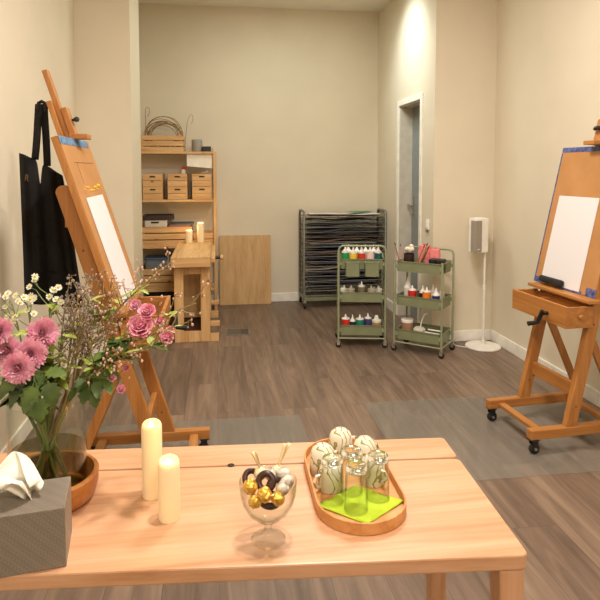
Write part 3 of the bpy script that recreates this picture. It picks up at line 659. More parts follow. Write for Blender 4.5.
o = MB().prism([(1.29,5.76),(1.46,5.77),(1.58,5.85),(1.56,5.93),(1.38,5.92)],0,.004).build('green_sheet', plain('green_paper',88,140,92,.7)); o.location=(0,0,tz[16]+.044); tag(o,'small green paper sheet lying on the white paper of the drying rack','paper sheet')

# ------------------------------------------------------------------ green trolleys
def trolley(lab, loc, rz, W, D, handle_y, htop=.79):
    t = thing('utility_trolley', lab, 'trolley', loc, rz)
    w, d = W/2, D/2
    for s in (-1,1):
        has = (s == handle_y)
        top = htop if has else .70
        f = MB(); y = s*d
        if has: f.tube([(-w,y,.062),(-w,y,top-.035),(-w+.008,y,top-.012),(-w+.03,y,top),(w-.03,y,top),(w-.008,y,top-.012),(w,y,top-.035),(w,y,.062)], .0085, 10)
        else:
            for q in (-w,w): f.tube([(q,y,.062),(q,y,top)], .0085, 10)
        f.tube([(-w,y,.072),(w,y,.072)], .006, 8)
        f.build('handle_frame' if has else 'post_frame', M_GREENL, t, True)
    sb = MB()
    for q in (-w,w): sb.tube([(q,-d,.072),(q,d,.072)], .006, 8)
    sb.build('base_rail', M_GREENL, t, True)
    for z in (.610,.352,.094):
        iw, idp = w-.011, d-.011; hh = .078
        T = MB(); T.prism(rpoly(-iw,-idp,iw,idp,.018,4), 0, .003); T.ringprism(rpoly(-iw,-idp,iw,idp,.018,4), rpoly(-iw+.003,-idp+.003,iw-.003,idp-.003,.016,4), .003, hh)
        T.ringprism(rpoly(-iw-.006,-idp-.006,iw+.006,idp+.006,.02,4), rpoly(-iw+.001,-idp+.001,iw-.001,idp-.001,.017,4), hh-.006, hh)
        to_ = T.build('tray', M_GREEN, t, loc=(0,0,z))
        br = MB()
        for i in (-1,1):
            for j in (-1,1): br.box((i*(w-.014)-.009,j*(d-.014)-.009,hh*.35),(i*(w-.014)+.009,j*(d-.014)+.009,hh*.7))
        br.build('bracket', M_GREENL, to_)
    for i in (-1,1):
        for j in (-1,1):
            x, y = i*w, j*d
            c = MB(); c.tube([(x,y,.064),(x,y,.05)], .010, 10); c.box((x-.012,y-.013,.022),(x+.012,y-.010,.052)); c.box((x-.012,y+.010,.022),(x+.012,y+.013,.052)); c.box((x-.012,y-.013,.049),(x+.012,y+.013,.053))
            co = c.build('caster', M_STEEL, t)
            MB().lathe([(0,-.008),(.018,-.009),(.022,-.006),(.022,.006),(.018,.009),(0,.008)], 18, Matrix.Translation((x,y,.022)) @ Matrix.Rotation(PI/2,4,'X')).build('wheel', M_RUBBER, co, True)
    return t
T1 = (1.128,4.50,0); T1R = R(-11)
trolley('green metal trolley with two bins hung on its top tray, before the drying rack', T1, T1R, .358, .27, -1)
RA = R(-40.5)
ax = Vector((math.cos(RA), math.sin(RA), 0)); ay = Vector((-math.sin(RA), math.cos(RA), 0))
fl_ = Vector((1.327,4.262,0)); T2 = fl_ + ax*.185 + ay*.125
trolley('green metal trolley with brushes on its top tray, beside the door', tuple(T2), RA, .37, .25, 1, .768)
TZ = (.6135,.3555,.0975)
def on1(u, v, z): return (T1[0]+u*math.cos(T1R)-v*math.sin(T1R), T1[1]+u*math.sin(T1R)+v*math.cos(T1R), z)
def hang_bin(lab, x):
    h = thing('hanging_bin', lab, 'bin', on1(x,-.135+.011-.047,.565), T1R, 'bins hung on the trolley')
    MB().ringprism(rpoly(-.052,-.034,.052,.034,.012,4), rpoly(-.049,-.031,.049,.031,.010,4), 0,.105).build('bin_wall', M_GREEN, h)
    MB().prism(rpoly(-.05,-.032,.05,.032,.011,4), .0005,.003).build('bin_floor', M_GREEN, h)
    MB().ringprism(rpoly(-.056,-.038,.056,.038,.014,4), rpoly(-.049,-.031,.049,.031,.010,4), .1055,.110).build('bin_rim', M_GREENL, h)
hang_bin('green bin hung on the trolley front under the green and yellow bottles', -.075)
hang_bin('green bin hung on the trolley front under the white and teal bottles', +.072)
gb = 'paint bottles on the trolleys'
def tb1(lab, dx, dy, z, r, h, col, fill=.55, top=M_MILK, loop=False, name='paint_bottle', big=1.12): return bottle(name, lab, 'bottle', on1(dx,dy,z), r*big, h, col, top, None, fill+.13, None, loop)
K = lambda n, *c: plain(n, *c, .3)
fy = -.072
tb1('bottle of green paint on the hung-bin trolley top tray',-.128,fy,TZ[0],.0255,.178,K('green_paint',34,150,84),.52,loop=True)
tb1('bottle of yellow paint on the hung-bin trolley top tray',-.066,fy,TZ[0],.0275,.165,K('yellow_paint',236,206,60),.55)
tb1('bottle of red paint on the hung-bin trolley top tray',-.002,fy,TZ[0],.028,.168,K('red_paint',204,58,40),.55,loop=True)
tb1('bottle of pinkish white paint on the hung-bin trolley top tray',.065,fy,TZ[0],.0275,.175,K('pinkish_paint',240,212,206),.55)
tb1('bottle of dark teal paint on the hung-bin trolley top tray',.127,fy,TZ[0],.0255,.178,K('teal_paint',20,86,92),.52,loop=True)
for k,(dx,nm) in enumerate(((-.10,'green and yellow'),(-.035,'yellow and red'),(.033,'red and pinkish white'),(.097,'pinkish white and teal'))):
    tb1('white squeeze bottle behind the %s paint bottles' % nm, dx, -.005, TZ[0], .0255, .172, K('white_paint_%d'%k,236,232,222), .55)
for k,(dx,dy,c,lab) in enumerate(((-.135,-.07,(214,208,198),'clear squeeze bottle at the end of the middle tray nearest the drying rack side'),(-.08,-.066,(206,200,186),'clear squeeze bottle second along the middle tray of the hung-bin trolley'),(0,-.075,(128,112,98),'squeeze bottle of grey-brown paint mid-tray on the hung-bin trolley'),(.075,-.066,(222,216,206),'clear squeeze bottle just past the grey-brown one on the middle tray'),(.13,-.07,(212,206,196),'clear squeeze bottle at the middle-tray end facing the other trolley'))):
    tb1(lab, dx, dy, TZ[1], .0265, .15 if k == 2 else .118, K('mid_paint_%d'%k,*c), .6, M_CLEAR, loop=(k != 1))
tb1('bottle of red paint on the hung-bin trolley bottom tray',-.122,-.07,TZ[2],.0295,.148,K('red_paint2',206,52,40),.62,loop=True)
tb1('small bottle of dark green paint on the hung-bin trolley bottom tray',-.068,-.055,TZ[2],.022,.140,K('dark_green_paint',30,62,58),.5)
tb1('bottle of sea green paint on the hung-bin trolley bottom tray',-.012,-.07,TZ[2],.0295,.145,K('sea_green_paint',40,132,110),.62,loop=True)
tb1('bottle of violet blue paint on the hung-bin trolley bottom tray',.052,-.058,TZ[2],.0245,.155,K('violet_paint',72,70,120),.6)
tub = thing('paint_tub','tan paint tub with clear lid on the hung-bin trolley bottom tray','tub',on1(.118,-.068,TZ[2]))
MB().lathe([(0,0),(.033,0),(.036,.06),(.036,.088),(0,.088)],20).build('tub_body', K('tan_paint',186,144,88), tub, True)
MB().lathe([(0,.0885),(.038,.0885),(.038,.104),(.02,.112),(.012,.14),(0,.142)],20).build('tub_lid', M_CLEAR, tub, True)
# second trolley
def on2(u, v, z): p = T2 + ax*u + ay*v; return (p.x, p.y, z)
def tb2(lab, u, v, z, r, h, col, fill=.6, top=M_MILK, loop=False): return bottle('paint_bottle', lab, 'bottle', on2(u,v,z), r, h, col, top, None, fill+.08, None, loop)
tb2('tall milky squeeze bottle on the brush trolley middle tray',-.125,-.01,TZ[1],.030,.200,K('milky_paint',222,212,198),.5)
tb2('bottle of red paint on the brush trolley middle tray',-.062,-.075,TZ[1],.0315,.150,K('red_paint3',206,42,44),.68)
tb2('bottle of dark plum paint on the brush trolley middle tray',.005,-.035,TZ[1],.026,.150,K('plum_paint',70,40,52),.55)
tb2('bottle of orange paint on the brush trolley middle tray',.052,-.078,TZ[1],.031,.150,K('orange_paint',238,132,34),.68)
tb2('bottle of navy blue paint with white top on the brush trolley middle tray',.122,-.075,TZ[1],.028,.150,K('navy_paint',46,44,112),.55)
tb2('cream squeeze bottle behind the orange paint on the brush trolley',.065,.02,TZ[1],.024,.155,K('cream_paint',226,212,186),.55)
tb2('cream squeeze bottle behind the navy paint on the brush trolley',.13,.02,TZ[1],.024,.150,K('cream_paint2',222,208,180),.55)
# top tray contents
jar = thing('brush_jar','dark glass jar of brushes on the trolley beside the door','jar',on2(-.10,-.05,TZ[0]))
MB().lathe([(0,0),(.036,0),(.040,.006),(.040,.128),(.036,.128),(.035,.008),(0,.007)],24).build('jar_body', K('dark_jar',52,36,38), jar, True)
sp2 = thing('sponge','white fluffy sponge propped on the dark brush jar','sponge',on2(-.10,-.05,TZ[0]+.132))
g = MB()
for k in range(9): g.ball((random.uniform(-.022,.022),random.uniform(-.018,.018),.018+random.uniform(0,.035)), .016, 8)
g.build('sponge_body', plain('sponge_white',236,224,206,.9), sp2, True)
def brush(lab, p0, p1, c, grp='paint brushes on the trolley'):
    b = thing('paint_brush', lab, 'brush', (0,0,0), 0, grp); p0 = Vector(p0); p1 = Vector(p1)
    MB().tube([p0, p0.lerp(p1,.3), p0.lerp(p1,.78)], [.003,.0055,.0045], 8).build('brush_handle', c, b, True)
    MB().tube([p0.lerp(p1,.78), p0.lerp(p1,.9)], .0055, 8).build('ferrule', M_STEEL, b, True)
    MB().tube([p0.lerp(p1,.9), p1], [.006,.002], 8).build('bristles', plain('bristle',84,54,32,.8) if 'bristle' not in bpy.data.materials else bpy.data.materials['bristle'], b, True)
for k,(u,v,du,dv,h,c) in enumerate(((-.155,-.075,-.045,-.02,.21,(178,96,70)),(-.16,-.02,-.03,.01,.19,(206,150,130)),(-.045,-.085,.075,.01,.205,(166,104,60)),(-.03,-.078,.085,.02,.19,(120,84,52)),(-.02,-.055,.08,.0,.20,(96,110,86)),(-.035,-.03,.06,.03,.21,(186,120,76)))):
    a = on2(u,v,TZ[0]+.006); b_ = on2(u+du,v+dv,TZ[0]+h)
    brush('wooden paint brush standing slanted on the top tray of the trolley beside the door', a, b_, plain('brush_wood_%d'%k,*c,.5))
for k,(u,v,r,h,lab) in enumerate(((-.02,.065,.050,.185,'pink roll standing behind the brushes, nearer the jar'),(.065,.055,.040,.165,'coral pink roll standing between the brushes and the black boxes'))):
    c = thing('pink_roll', lab, 'roll', on2(u,v,TZ[0]))
    MB().lathe([(0,0),(r,0),(r,h-.02),(r*.8,h-.004),(r*.4,h),(0,h-.006)],24).build('roll_body', mottled('pink_cloth_%d'%k, rgb(220,110,110), rgb(238,150,146), 30, .85, .3), c, True)
    MB().lathe([(r*.3,h-.002),(r*.34,h+.004),(r*.2,h+.004),(r*.2,h-.004)],16).build('roll_core', plain('pink_core_%d'%k,196,84,86,.8), c, True)
for u,lab in ((.095,'black box on the brush trolley next to the pink rolls'),(.150,'black box on the brush trolley at the handle end')):
    c = thing('black_box', lab, 'box', on2(u,-.06,TZ[0]), RA)
    B((-.024,-.04,0),(.024,.04,.085)).build('box_body', M_BLACK, c, bev=.003)
    B((-.0255,-.0415,.0855),(.0255,.0415,.103)).build('box_lid', plain('black_lid',30,30,34,.5), c, bev=.004)
# bottom tray contents
pt = thing('plaster_tub','white plastic tub with brown label on the brush trolley bottom tray','tub',on2(-.118,-.03,TZ[2]))
MB().lathe([(0,0),(.040,0),(.043,.014),(.043,.024),(0,.024)],24).build('tub_base', M_MILK, pt, True)
MB().lathe([(0,.0245),(.041,.0245),(.043,.112),(0,.112)],24).build('tub_label', K('brown_label',168,126,100), pt, True)
MB().lathe([(0,.1125),(.046,.1125),(.046,.132),(.043,.135),(0,.135)],24).build('tub_lid', M_MILK, pt, True)
pp = thing('round_pot','low round white pot with a bent white straw on the brush trolley bottom tray','pot',on2(-.015,-.045,TZ[2]))
MB().lathe([(0,0),(.038,0),(.048,.03),(.046,.075),(.03,.09),(0,.092)],24).build('pot_body', plain('pot_white',206,198,184,.5), pp, True)
MB().tube([(.01,0,.09),(.02,0,.14),(.04,0,.185),(.06,0,.19)], .004, 6).build('bent_straw', M_WHITE, pp, True)
for k,(v,lab) in enumerate(((-.085,'white plastic strip lying along the brush trolley bottom tray, nearer its front rim'),(-.02,'white plastic strip lying along the brush trolley bottom tray, behind the other strip'))):
    c = MB(); c.tube([on2(.045,v,TZ[2]+.068+.006*k), on2(.155,v,TZ[2]+.066+.006*k)], .006, 8); o = c.build('plastic_strip', M_WHITE, None, True); tag(o, lab, 'strip')
    
# ------------------------------------------------------------------ speaker on stand
sk = thing('speaker_stand','white speaker stand with round base in the wall corner','speaker stand',(2.040,4.255,0))
MB().lathe([(0,.0),(.132,.0),(.135,.005),(.130,.013),(.05,.019),(.02,.022),(0,.022)],40).build('stand_base', M_WHITE, sk, True)
MB().tube([(0,0,.02),(0,0,.05)], .017, 14).build('stand_foot', M_WHITE, sk, True)
MB().tube([(0,0,.05),(0,0,.74)], .0085, 12).build('pole', M_WHITE, sk, True)
MB().tube([(0,0,.44),(0,0,.485)], .013, 12).build('clamp_collar', M_WHITE, sk, True)
so = thing('speaker','white loudspeaker with grey grille standing on the thin white stand','speaker',(1.990,4.262,.741), R(14))
MB().prism(rpoly(-.062,-.05,.062,.05,.02,5),0,.262).build('cabinet', M_WHITE, so, bev=.004)
gr = MB().prism(rpoly(-.078,-.058,-.012,.0,.008,3),.006,.245).build('grille', mottled('grey_grille',rgb(150,140,126),rgb(160,150,136),200,.8,.3), so, bev=.003)
B((-.056,-.0595,.026),(-.034,-.058,.031)).build('logo_mark', M_WHITE, gr)
MB().tube([(0,0,-.03+.03),(0,0,.004)], .014, 10).build('mount', M_WHITE, so, True)
o = MB().tube([(1.912,4.24,.004),(1.86,4.28,.004),(1.82,4.34,.004),(1.79,4.40,.004),(1.765,4.41,.004),(1.74,4.405,.004)], .0035, 6).build('power_cable', M_WHITE, None, True); tag(o,'white cable on the floor running from the speaker stand','cable')

# ------------------------------------------------------------------ things on the front table
VX, VY = -.322, 1.150
bw = thing('wooden_bowl','thick round wooden bowl with a glass vase standing in it','bowl',(VX,VY,zt))
MB().lathe([(0,0),(.074,0),(.084,.008),(.0905,.03),(.0915,.050),(.088,.054),(.083,.053),(.082,.035),(.078,.013),(.06,.011),(0,.011)],48).build('bowl_body', wood('teak','x'), bw, True)
vz = zt+.0115
vs2 = thing('glass_vase','clear cylindrical glass vase half full of water, holding the bouquet','vase',(VX,VY,vz))
rv_, hv = .070, .188
MB().lathe([(0,0),(rv_-.003,0),(rv_,.004),(rv_,hv-.001),(rv_-.0012,hv),(rv_-.0025,hv-.001),(rv_-.0025,.008),(rv_-.006,.006),(0,.006)],56).build('vase_glass', M_GLASS, vs2, True)
MB().lathe([(0,.0062),(rv_-.0062,.0064),(rv_-.0028,.0085),(rv_-.0028,.088),(0,.088)],48).build('water', M_WATER, vs2, True)
def crv(p0,p1,p2,n=10):
    return [p0*(1-t)**2+p1*2*t*(1-t)+p2*t*t for t in [i/n for i in range(n+1)]]
def stemline(tip, n=12, k=.58):
    "from the vase floor over its rim to the flower"
    tip = Vector(tip); d = Vector((tip.x-VX, tip.y-VY, 0)); L = max(d.length,.001); d /= L
    a = random.uniform(0,6.28)
    b0 = Vector((VX,VY,vz+.018)) - d*.03 + Vector((math.cos(a),math.sin(a),0))*.008
    rim = Vector((VX,VY,vz+hv+.01)) + d*min(.050, L*.55)
    mid = rim + Vector((d.x*L*.12,d.y*L*.12,(tip.z-rim.z)*.55))
    low = [b0.lerp(rim, t) for t in (0,.25,.5,.75)]
    if tip.z < rim.z+.04: mid = rim + (tip-rim)*.5 + Vector((0,0,.03))
    return low + crv(rim, mid, tip, n)
def leaf(g, p, d, up, L, W, lobed=False):
    d = Vector(d).normalized(); up = Vector(up); s = d.cross(up).normalized(); n = s.cross(d).normalized()
    prof = ([(0,.04),(.12,.10),(.22,.75),(.30,.55),(.42,1.0),(.52,.62),(.66,.85),(.76,.5),(.9,.35),(1,0)] if lobed else [(0,.05),(.15,.45),(.35,.92),(.5,1),(.7,.8),(.88,.4),(1,0)])
    vs = []; fs = []
    for (t,w) in prof:
        c = Vector(p)+d*(L*t)+n*(-.22*L*t*t); h = w*W/2
        vs += [c-s*h+n*(.18*h), c, c+s*h+n*(.18*h)]
    for i in range(len(prof)-1):
        a = i*3; fs += [(a,a+1,a+4,a+3),(a+1,a+2,a+5,a+4)]
    g.add(vs, fs)
def rv3(): return Vector((random.gauss(0,1),random.gauss(0,1),random.gauss(0,1))).normalized()
def petals(g, c, n, r, rings, wid, cup=1.0):
    "rings of curved petals about the axis n"
    n = Vector(n).normalized(); a = n.orthogonal().normalized(); b = n.cross(a)
    for (num, el, ln, off) in rings:
        for k in range(num):
            th = 2*PI*(k+random.uniform(-.3,.3))/num + off
            rad = a*math.cos(th)+b*math.sin(th); e0 = R(el+random.uniform(-6,6))
            L = r*ln*random.uniform(.9,1.08); d = rad*math.cos(e0)+n*math.sin(e0); s = n.cross(rad)
            up = n*math.cos(e0)-rad*math.sin(e0); p = Vector(c)+rad*r*.05; W = wid*r
            q1 = p+d*L*.5+up*(-.06*L*cup); q2 = p+d*L*.88+up*(.02*L*cup); q3 = p+d*L+up*(.10*L*cup)
            g.add([p-s*W*.2,p+s*W*.2,q1-s*W*.46+up*W*.2,q1+s*W*.46+up*W*.2,q2-s*W*.42+up*W*.22,q2+s*W*.42+up*W*.22,q3], [(0,1,3,2),(2,3,5,4),(4,5,6)])
def mum(lab, px, py, Y, r, nrm):
    tip = at(px,py,Y); n = Vector(nrm).normalized(); pts = stemline(tip-n*r*.35)
    f = thing('chrysanthemum', lab, 'flower', (0,0,0), 0, 'pink chrysanthemums in the vase')
    st = MB().tube(pts, [.0034]*5+[.003]*(len(pts)-5), 7).build('stem', M_STEM, f, True)
    g = MB(); petals(g, tip-n*r*.30, n, r, [(28,-8,1.0,0),(28,6,1.0,.13),(26,18,.97,.05),(24,30,.92,.2),(22,42,.85,.1),(18,54,.78,.3),(14,66,.7,.1),(10,78,.62,.1),(5,88,.55,0)], .19)
    g.build('flower_head', M_MUM, f, True)
    lf = MB()
    for k in range(8):
        i = 5+k; i = min(i, len(pts)-3); p = pts[i]; d = Vector((random.uniform(-1,1), random.uniform(-1,.5), random.uniform(-.7,.25))); leaf(lf, p, d, (0,0,1), random.uniform(.04,.062), random.uniform(.026,.038), True)
    lf.build('leaves', M_LEAF, f, True)
mum('pink chrysanthemum highest in the bouquet, above the cluster of four',42,332,1.11,.0285,(.1,-.85,.5))
mum('pink chrysanthemum in the middle of the lower cluster',30,354,1.075,.027,(.1,-.9,.3))
mum('pink chrysanthemum lowest in the bouquet',17,369,1.04,.027,(0,-.95,.15))
mum('pink chrysanthemum at the cluster side near the wall',6,351,1.085,.025,(-.2,-.9,.35))
mum('pink chrysanthemum cut by the picture edge',-3,331,1.07,.024,(-.3,-.85,.4))
def spray(name, lab, cat, px, py, Y, budmat, n_br, spread, bud_r, stemmat, group, leafy=0, leafmat=None, up_from=.45, twigs=4, budname='buds', star=False):
    tip = at(px,py,Y); pts = stemline(tip)
    f = thing(name, lab, cat, (0,0,0), 0, group)
    s = MB(); s.tube(pts, [.0026]*4+[.0022*(1-.55*i/(len(pts)-4)) for i in range(len(pts)-4)], 6)
    bu = MB(); lf = MB(); eye = MB(); N = len(pts)
    for k in range(n_br):
        t = up_from+(1-up_from)*((k+.5)/n_br); x = t*(N-1); i = min(int(x), N-2); p = pts[i].lerp(pts[i+1], x-i)
        ax_ = (pts[i+1]-pts[i]).normalized(); d = (ax_*.7 + rv3()*.75 + Vector((0,0,.25))).normalized()
        L = spread*random.uniform(.55,1.1)*(1.15-.5*t)
        e = p+d*L+Vector((0,0,.12*L)); m_ = p+d*L*.55
        s.tube([p,m_,e], [.0011,.0009,.0006], 4, False)
        for q in range(twigs):
            b0 = p.lerp(e, .45+.55*q/twigs) if q else e; dd = (d*.5+rv3()*.8).normalized(); b1 = b0+dd*L*.28*random.uniform(.5,1.2)
            s.tube([b0,b1], [.0006,.0005], 3, False)
            if star:
                g1 = MB(); petals(g1, b1, (dd*.4+Vector((0,-.8,.4))), bud_r, [(11,5,1.0,0)], .45); g2 = MB(); g2.ball(b1+Vector((0,-.0012,.001)), bud_r*.38, 7, .8); g2.build('flower_eye', M_DEYE, g1.build('daisy', budmat, f, True), True)
            else:
                bu.ball(b1, bud_r*random.uniform(.65,1.2), 6, 1.25)
    for k in range(leafy):
        t = random.uniform(.42,.95); x = t*(N-1); i = min(int(x),N-2); p = pts[i].lerp(pts[i+1], x-i); leaf(lf, p, Vector((random.uniform(-1,1),random.uniform(-1,.5),random.uniform(-.3,.6))), (0,0,1), random.uniform(.022,.040), random.uniform(.010,.018))
    s.build('stems', stemmat, f, True)
    if bu.v: bu.build(budname, budmat, f, True)['kind'] = 'stuff'
    if lf.v: lf.build('leaves', leafmat or M_LEAF, f, True)
    return f, tip
# small daisies
for px,py,Y,lab in ((12,304,1.17,'spray of small white daisies nearest the wall'),(27,303,1.13,'spray of small white daisies above the topmost chrysanthemum bloom'),(50,293,1.16,'spray of small white daisies against the black apron')):
    spray('daisy_spray',lab,'flower',px,py,Y,M_DAISY,6,.055,.0065,M_STEM,'daisy sprays in the vase',5,M_LEAF2,.72,2,'daisies',True)
for px,py,Y,lab in ((66,300,1.18,'grey-purple filler spray closest to the daisies'),(80,292,1.14,'grey-purple filler spray second from the daisies'),(93,286,1.20,'grey-purple filler spray rising highest beside the brown board'),(101,312,1.16,'grey-purple filler spray leaning over the brown board'),(84,322,1.10,'grey-purple filler spray low in front of the others')):
    spray('filler_spray',lab,'flower',px,py,Y,M_STAT,16,.062,.0019,M_TWIG,'grey-purple filler sprays in the vase',4,M_LEAF2,.42,6)
for px,py,Y,lab in ((196,303,1.14,'pale pink blossom spray reaching farthest over the table'),(172,262,1.20,'pale pink blossom spray rising in front of the shelf crates'),(150,280,1.16,'pale pink blossom spray before the white paper and shelf'),(112,285,1.18,'pale pink blossom spray before the brown board'),(165,345,1.08,'pale pink blossom spray low beside the small pink roses'),(130,352,1.10,'pale pink blossom spray below the large pink rose'),(188,322,1.10,'pale pink blossom spray in front of the workbench')):
    spray('blossom_spray',lab,'flower',px,py,Y,M_WAXFL,13,.07,.0021,M_TWIG,'pale pink blossom sprays in the vase',8,M_LEAF2,.45,4)
def rose(lab, heads):
    f = thing('spray_rose', lab, 'flower', (0,0,0), 0, 'pink spray roses in the vase')
    px,py,Y,r = heads[0]; tip = at(px,py,Y); pts = stemline(tip-Vector((0,0,r*.5)))
    s = MB(); s.tube(pts, .0022, 6); lf = MB()
    for j,(px,py,Y,r) in enumerate(heads):
        c = at(px,py,Y); n = Vector((random.uniform(-.2,.3),-.75,.6)).normalized()
        if j: s.tube([pts[-4], pts[-3].lerp(c,.5)-Vector((0,0,.005)), c-n*r*.4], [.0014,.0012,.001], 5)
        g = MB(); petals(g, c-n*r*.45, n, r, [(6,12,1.05,0),(6,30,1.05,.5),(7,46,1.0,.2),(7,60,.95,.6),(6,72,.9,.1),(5,82,.85,.4),(3,88,.8,0)], .85, 2.0)
        g.build('bloom', M_ROSE, f, True)
    for k in range(7):
        i = random.randint(7,len(pts)-2); leaf(lf, pts[i], Vector((random.uniform(-1,1),random.uniform(-1,.4),random.uniform(-.5,.3))), (0,0,1), random.uniform(.03,.05), random.uniform(.018,.028))
    s.build('stems', M_STEM, f, True); lf.build('leaves', M_LEAF, f, True)
rose('pink spray rose with the largest open bloom', [(140,326,1.12,.026),(147,311,1.13,.017),(136,305,1.15,.013)])
rose('pink spray rose of small blooms towards the workbench', [(167,337,1.10,.014),(160,321,1.14,.010),(170,330,1.12,.009)])
rose('pink spray rose of tiny buds low over the runner', [(112,378,1.11,.008),(121,389,1.10,.0085),(126,368,1.12,.007)])
for px,py,Y,n,lab in ((52,350,1.12,30,'leafy yellow-green stem in the middle of the vase'),(60,372,1.10,22,'leafy yellow-green stem leaning towards the twigs')):
    spray('leafy_stem',lab,'foliage',px,py,Y,M_LEAF2,3,.03,.002,M_STEM,'leafy stems in the vase',n,M_LEAF2,.6,2)
def greens(lab, px, py, Y, sets):
    f = thing('leafy_stem', lab, 'foliage', (0,0,0), 0, 'leafy stems in the vase'); tip = at(px,py,Y); pts = stemline(tip)
    MB().tube(pts, .0026, 6).build('stem', M_STEM, f, True); g = MB()
    for (qx,qy,QY,L,W,dx,dz) in sets: 
        p = at(qx,qy,QY); leaf(g, p, (dx,-.35,dz), (0,-.5,.8), L, W, True)
    # short stalks tie each leaf to the stem
    for (qx,qy,QY,L,W,dx,dz) in sets:
        p = at(qx,qy,QY); k = min(pts[4:], key=lambda q:(q-p).length); g.tube([k,p], .0012, 4, False)
    g.build('leaves', M_LEAF, f, True)
greens('stem of broad dark green lobed leaves over the tissue box', 34,372,1.07, [(40,385,1.04,0.0521,0.0416,-.6,-.8),(34,382,1.05,0.0588,0.0400,-.2,-1),(22,380,1.05,0.0420,0.0360,-1,-.3),(48,380,1.05,0.0462,0.0400,.3,-1),(30,375,1.06,0.0420,0.0320,-.9,.2),(44,372,1.06,0.0420,0.0320,.8,.1),(38,395,1.03,0.0462,0.0400,.1,-1),(15,372,1.06,0.0378,0.0320,-.5,-.9)])
greens('stem of dark green leaves leaning towards the candles', 104,372,1.13, [(78,376,1.12,0.0378,0.0288,.3,-.6),(84,372,1.12,0.0378,0.0288,.9,-.1),(98,368,1.12,0.0420,0.0288,.2,-1),(104,366,1.12,0.0378,0.0288,.8,-.6),(92,390,1.11,0.0336,0.0272,.3,-1),(108,350,1.13,0.0294,0.0240,.3,.9),(88,384,1.11,0.0378,0.0288,-.3,-.9)])

# tissue box
tbx = thing('tissue_box','grey woven-pattern tissue box at the table corner','tissue box',(-.241,.943,zt), R(8))
def weave_mat():
    m = base('grey_woven_board', rgb(120,112,102), .5); b = m.node_tree.nodes['Principled BSDF']
    tc = nd(m,'ShaderNodeTexCoord'); mp = nd(m,'ShaderNodeMapping'); mp.inputs['Rotation'].default_value = (R(45),R(20),R(45)); mp.inputs['Scale'].default_value = (230,230,230); lk(m,tc.outputs['Object'],mp.inputs[0])
    ch = nd(m,'ShaderNodeTexChecker',Scale=1.0); ch.inputs['Color1'].default_value = rgb(122,112,100); ch.inputs['Color2'].default_value = rgb(132,122,109); lk(m,mp.outputs[0],ch.inputs[0]); lk(m,ch.outputs['Color'],b.inputs['Base Color']); return m
MW = weave_mat()
bx = MB(); bx.box((-.24,0,0),(0,.100,.098)); bx.build('box_body', MW, tbx, bev=.0015)
MB().prism(rpoly(-.19,.04,-.05,.074,.016,6), .0972,.0979).build('slot', M_DARK, tbx)
ts = thing('tissue','crumpled white tissue standing up from the tissue box slot','tissue',(-.241,.943,zt), R(8))
def tsf(u,v):
    a = (u-.5)*2; w = .012+.045*v**.7
    x = -.060 + -.042*v + a*w + .010*math.sin(v*6+u*5)*v; y = .056+.020*math.sin(a*4.2)*(.3+.7*v) + .008*math.sin(v*9+a*2)
    z = .0985+.060*v - .030*abs(a)**2.0*v*v - .010*v*math.sin(u*7)
    return (x,y,z)
MB().grid(tsf,24,18).build('tissue_sheet', M_TISSUE, ts, True, solid=.0008)
def tsf2(u,v):
    a = (u-.5)*2
    return (-.062-.055*v+a*(.010+.030*v), .052-.030*math.sin(PI*v*.8)+.010*math.sin(a*5+v*3),   .0985+.052*math.sin(min(1,v*1.15)*2.3)*.9 - .008*a*a)
MB().grid(tsf2,18,18).build('tissue_fold', M_TISSUE, ts, True, solid=.0008)

# pillar candles
candle('led_candle','tall ivory pillar candle on the table, behind the shorter one',-.127,1.135,zt,.0195,.148,'pillar candles on the table')
candle('led_candle','short ivory pillar candle on the table, in front of the tall one',-.089,1.055,zt,.0195,.113,'pillar candles on the table')
for x,y,h in ((-.127,1.135,.176),(-.089,1.055,.138)):
    ld = bpy.data.lights.new('candle_glow','POINT'); ld.energy = .06; ld.color = (1,.62,.25); ld.shadow_soft_size = .02
    lo_ = bpy.data.objects.new('candle_glow', ld); COL.objects.link(lo_); lo_.location = (x,y,zt+h)

# glass coupe with sweets
CX, CY = .083, .968
cp = thing('glass_coupe','stemmed glass coupe filled with wrapped chocolates','glass bowl',(CX,CY,zt))
outer = [(0,0),(.0285,0),(.0292,.002),(.024,.0055),(.010,.010),(.0065,.016),(.0062,.028),(.010,.033),(.022,.039),(.035,.051),(.0435,.066),(.0475,.082),(.0490,.104)]
inner = [(.0482,.105),(.0473,.104),(.0458,.082),(.0418,.067),(.0335,.053),(.021,.042),(.008,.037),(0,.0365)]
MB().lathe(outer+inner, 48).build('coupe_glass', M_GLASS, cp, True)
def crumple(c, r, n=12, j=.12):
    g = MB(); g.ball((0,0,0), r, n); rnd = random.Random(int(c[0]*1e5)+int(c[2]*1e4))
    g.v = [tuple(Vector(p)*(1+rnd.uniform(-j,j))) for p in g.v]; return g
gl_ = 'gold foil chocolates in the coupe'
for k,(dx,dy,dz,r,lab) in enumerate(((-.031,-.008,.099,.0125,'gold foil chocolate ball at the coupe rim nearest the candles'),(-.008,-.026,.094,.0125,'gold foil chocolate ball in front of the dark chocolate ring'),(.014,-.030,.088,.0115,'gold foil chocolate ball low at the coupe front, beside the swirl shells'),(-.024,-.020,.080,.011,'gold foil chocolate ball half hidden below the other foil balls'))):
    o = crumple((dx,dy,dz), r, 14, .10).build('chocolate_ball', M_GOLD, None); o.location = (CX+dx,CY+dy,zt+dz); tag(o, lab, 'chocolate', gl_)
def torus_mb(R0, r0):
    return MB().lathe([(R0+r0*math.cos(a), r0*math.sin(a)) for a in [2*PI*i/10 for i in range(10)]], 24, closed=True)
